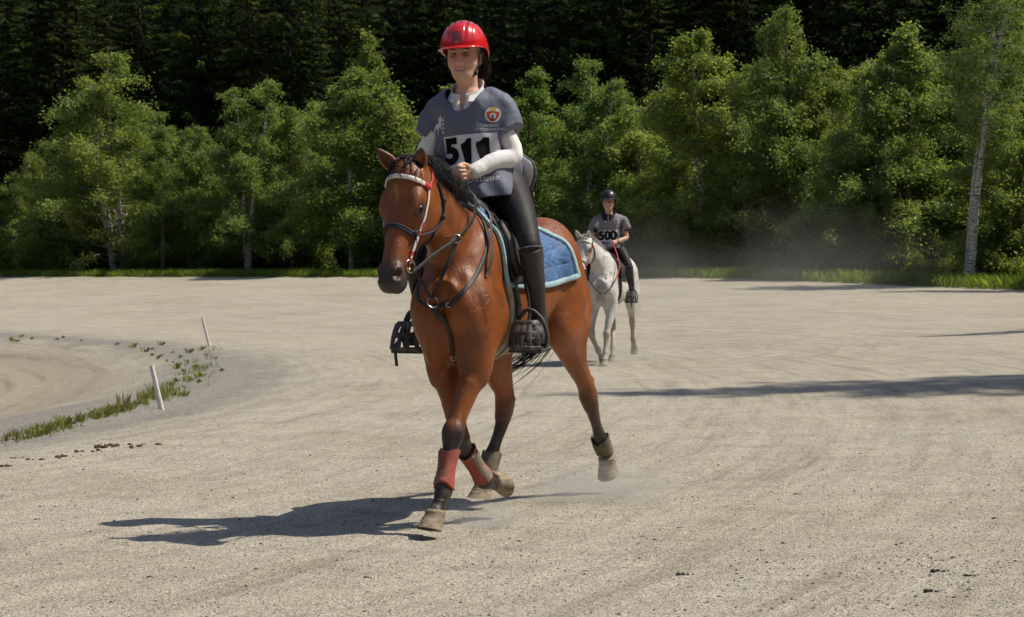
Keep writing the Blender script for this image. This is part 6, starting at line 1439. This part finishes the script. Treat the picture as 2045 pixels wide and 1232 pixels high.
for i, (px, py) in enumerate(spots):
    p = ground_at_pixel(px+rnd.uniform(-5, 5), py+rnd.uniform(-2, 2)); tall = py > 790 and rnd.uniform() < .35; k = rnd.randint(3, 5) if tall else rnd.randint(0, 3); s = rnd.uniform(.6, 1.15)
    root = empty('grass_tuft' if tall else 'weed', None, (p[0], p[1], p[2]-.005)); root.rotation_euler = (0, 0, rnd.uniform(0, 6.28)); root.scale = (s,)*3; o = bpy.data.objects.new('leaves', WM[k]); COL.objects.link(o); o.parent = root
    tag(root, 'tall dry grass tuft on the grey stone inner edge of the track' if tall else 'small green weed growing in the grey stone inner edge of the track', 'grass tuft' if tall else 'weed', 'dry grass tufts on the inner edge' if tall else 'weeds on the inner edge')
# continuous low growth along the edge
def edge_growth():
    n = 5200; t = rnd.uniform(0, 1, n); px = np.interp(t, [0, .25, .5, .75, 1], [0, 130, 250, 330, 430]); py = np.interp(t, [0, .25, .5, .75, 1], [884, 852, 815, 785, 712])+rnd.normal(size=n)*np.interp(t, [0, .6, 1], [3, 5, 14]); px = px+rnd.normal(size=n)*10
    keep = vnoise(np.stack([px*.02, py*.05, 0*px], 1), 3.0, 6) > .46; px, py = px[keep], py[keep]; n = len(px)
    P = ground_at_pixels(px, py); h = rnd.uniform(.02, .075, n)[:,None]; an = rnd.uniform(0, 6.28, n); sd = np.stack([np.cos(an), np.sin(an), 0*an], 1)*.0035; ln = rnd.normal(size=(n, 3))*.35; ln[:,2] = 0; up = V(0,0,1)
    v = np.stack([P-sd, P+sd, P+(up*.6+ln*.3)*h+sd*.8, P+(up+ln)*h, P+(up*.6+ln*.3)*h-sd*.8], 1).reshape(-1, 3)
    o = bpy.data.objects.new('low_grass', fast_mesh('low_grass', v, np.arange(n*5).reshape(n, 5), WEED, np.repeat(rnd.uniform(.2, 1, n), 5))); COL.objects.link(o); tag(o, 'thin yellow green grass along the grey inner edge', None, None, 'stuff')
edge_growth()
# horse droppings and clods
DUNG = simple('dry_dung', (.075,.048,.028), .9, .4, 40, .8, 120, dist=.01); CLOD = simple('dark_clod', (.06,.052,.043), .9, .35, 40, .8, 140, dist=.01)
def lump(c, r, seed, mat, name, parent):
    rr = np.random.RandomState(seed); mb = MB(); mb.ellipsoid(c, (r*rr.uniform(.9, 1.5), r*rr.uniform(.9, 1.4), r*rr.uniform(.5, .8)), None, 10, 6); v = mb.v[0]; k = rr.normal(size=(3, 3))/r*1.1; d = 1+.18*sum(np.sin((v-c)@k[i]*(i+1)+i) for i in range(3))/1.5; mb.v[0] = c+(v-c)*d[:,None]; return mb.build(name, mat, parent)
for i, (px, py, n, r, lb) in enumerate([(250, 890, 4, .030, 'horse dropping at the right end of the row of droppings'), (232, 894, 5, .036, 'largest dropping in the row on the left of the track'), (182, 902, 3, .030, 'dropping in the middle of the row on the left'), (140, 912, 2, .024, 'small dropping left of the middle of the row'), (62, 918, 4, .022, 'flat crumbled dropping near the left edge'), (10, 932, 4, .030, 'dropping cut off by the left edge of the picture')]):
    g = ground_at_pixel(px, py); root = empty('dropping', None, tuple(g)); tag(root, lb, 'dropping', 'horse droppings in a row'); rr = np.random.RandomState(40+i)
    for k in range(n+4): lump(V(rr.normal()*.10, rr.normal()*.05, r*.08), r*rr.uniform(.2, .8), 60+7*i+k, DUNG, 'lump', root)
for i, (px, py, r, lb) in enumerate([(1876, 1144, .018, 'black clod on the gravel in the lower right corner'), (1862, 1186, .016, 'dark clod below the black clod in the lower right corner'), (1940, 1153, .013, 'small dark clod right of the black clod'), (1365, 1150, .017, 'flat dark clod on the foreground gravel right of centre'), (1592, 988, .011, 'small dark clod on the gravel right of the raised hind leg'), (1990, 1038, .012, 'dark clod near the right edge of the foreground'), (300, 1060+95, .010, 'small dark clod on the gravel below the horse shadow'), (735, 1157, .010, 'small dark clod on the gravel left of centre in front')]):
    g = ground_at_pixel(px, py); root = empty('clod', None, tuple(g)); tag(root, lb, 'clod', 'dark clods on the track')
    for k in range(4): lump(V((k-1)*r*1.1, (k % 2)*r*.8, r*.15), r*.62*(1-.2*k), 90+i*5+k, CLOD, 'lump', root)
# crumbs of dirt thrown up over the near track
n = 2600; Y = 7.3+rnd.beta(1, 1.7, n)*13; X = rnd.uniform(-1, 1, n)*(Y*.235); X[:500] = rnd.normal(size=500)*.5+1.75; Y[:500] = 8.6+rnd.normal(size=500)*.45
s = np.clip(rnd.lognormal(math.log(.0036), .42, n), .002, .009); base = np.array([(1,0,0), (.3,.95,0), (-.8,.6,0), (-.8,-.6,0), (.3,-.95,0), (0,0,.8)]); f0 = np.array([(0,1,5), (1,2,5), (2,3,5), (3,4,5), (4,0,5)])
P = base[None]*rnd.uniform(.5, 1.3, (n, 6, 1))*s[:,None,None]; P[:,:,0] *= rnd.uniform(1, 1.8, (n, 1)); P += np.stack([X, Y, ground_z(X, Y)], -1)[:,None]
o = mesh_obj('dirt_crumbs', P.reshape(-1, 3), (f0[None]+np.arange(n)[:,None,None]*6).reshape(-1, 3), CLOD, smooth=False); tag(o, 'small dark dirt crumbs scattered on the near track', None, None, 'stuff')
# dust hanging in the air behind the grey horse and puffs under the hooves
def dust(name, c, r, dens, label, seed, scale, col=(1.0,.96,.89)):
    mb = MB(); mb.ellipsoid((0,0,0), (1,1,1), None, 24, 16); m = bpy.data.materials.new(name); m.use_nodes = True; t = m.node_tree; t.nodes.remove(t.nodes['Principled BSDF'])
    pv = t.nodes.new('ShaderNodeVolumePrincipled'); pv.inputs['Color'].default_value = (*col, 1); pv.inputs['Anisotropy'].default_value = .2
    tc = t.nodes.new('ShaderNodeTexCoord'); ln = t.nodes.new('ShaderNodeVectorMath'); ln.operation = 'LENGTH'; t.links.new(tc.outputs['Object'], ln.inputs[0])
    fo = t.nodes.new('ShaderNodeMapRange'); fo.interpolation_type = 'SMOOTHSTEP'; fo.inputs[1].default_value = 1.0; fo.inputs[2].default_value = .15; fo.inputs[3].default_value = 0; fo.inputs[4].default_value = 1; t.links.new(ln.outputs['Value'], fo.inputs[0])
    nz = t.nodes.new('ShaderNodeTexNoise'); nz.inputs['Scale'].default_value = scale; nz.inputs['Detail'].default_value = 3; mp = t.nodes.new('ShaderNodeMapping'); mp.inputs['Location'].default_value = (seed, seed*.7, 0); t.links.new(tc.outputs['Object'], mp.inputs[0]); t.links.new(mp.outputs[0], nz.inputs['Vector'])
    mr = t.nodes.new('ShaderNodeMapRange'); mr.inputs[1].default_value = .36; mr.inputs[2].default_value = .68; t.links.new(nz.outputs['Fac'], mr.inputs[0])
    mu = t.nodes.new('ShaderNodeMath'); mu.operation = 'MULTIPLY'; t.links.new(fo.outputs[0], mu.inputs[0]); t.links.new(mr.outputs[0], mu.inputs[1]); m2 = t.nodes.new('ShaderNodeMath'); m2.operation = 'MULTIPLY'; m2.inputs[1].default_value = dens; t.links.new(mu.outputs[0], m2.inputs[0]); t.links.new(m2.outputs[0], pv.inputs['Density']); t.links.new(pv.outputs[0], t.nodes['Material Output'].inputs['Volume'])
    o = mb.build(name, m); o.location = c; o.scale = r; tag(o, label, None, None, 'stuff'); return o
dust('dust_cloud', (5.6, 55.0, .5), (6.6, 10.0, 3.0), .036, 'pale dust cloud hanging in front of the birches behind the grey horse', 1, 1.6)
dust('dust_puff', (.45, 11.75, .09), (.5, .55, .18), 3.4, 'puff of dust behind the hind hooves of the bay horse', 3, 2.2)
dust('dust_puff', (-.12, 10.75, .05), (.3, .34, .10), 5.0, 'small puff of dust at the front hoof of the bay horse', 5, 2.2)
dust('dust_puff', (1.35, 30.1, .12), (.7, 1.0, .26), 1.0, 'thin dust round the hooves of the grey horse', 7, 2.0)
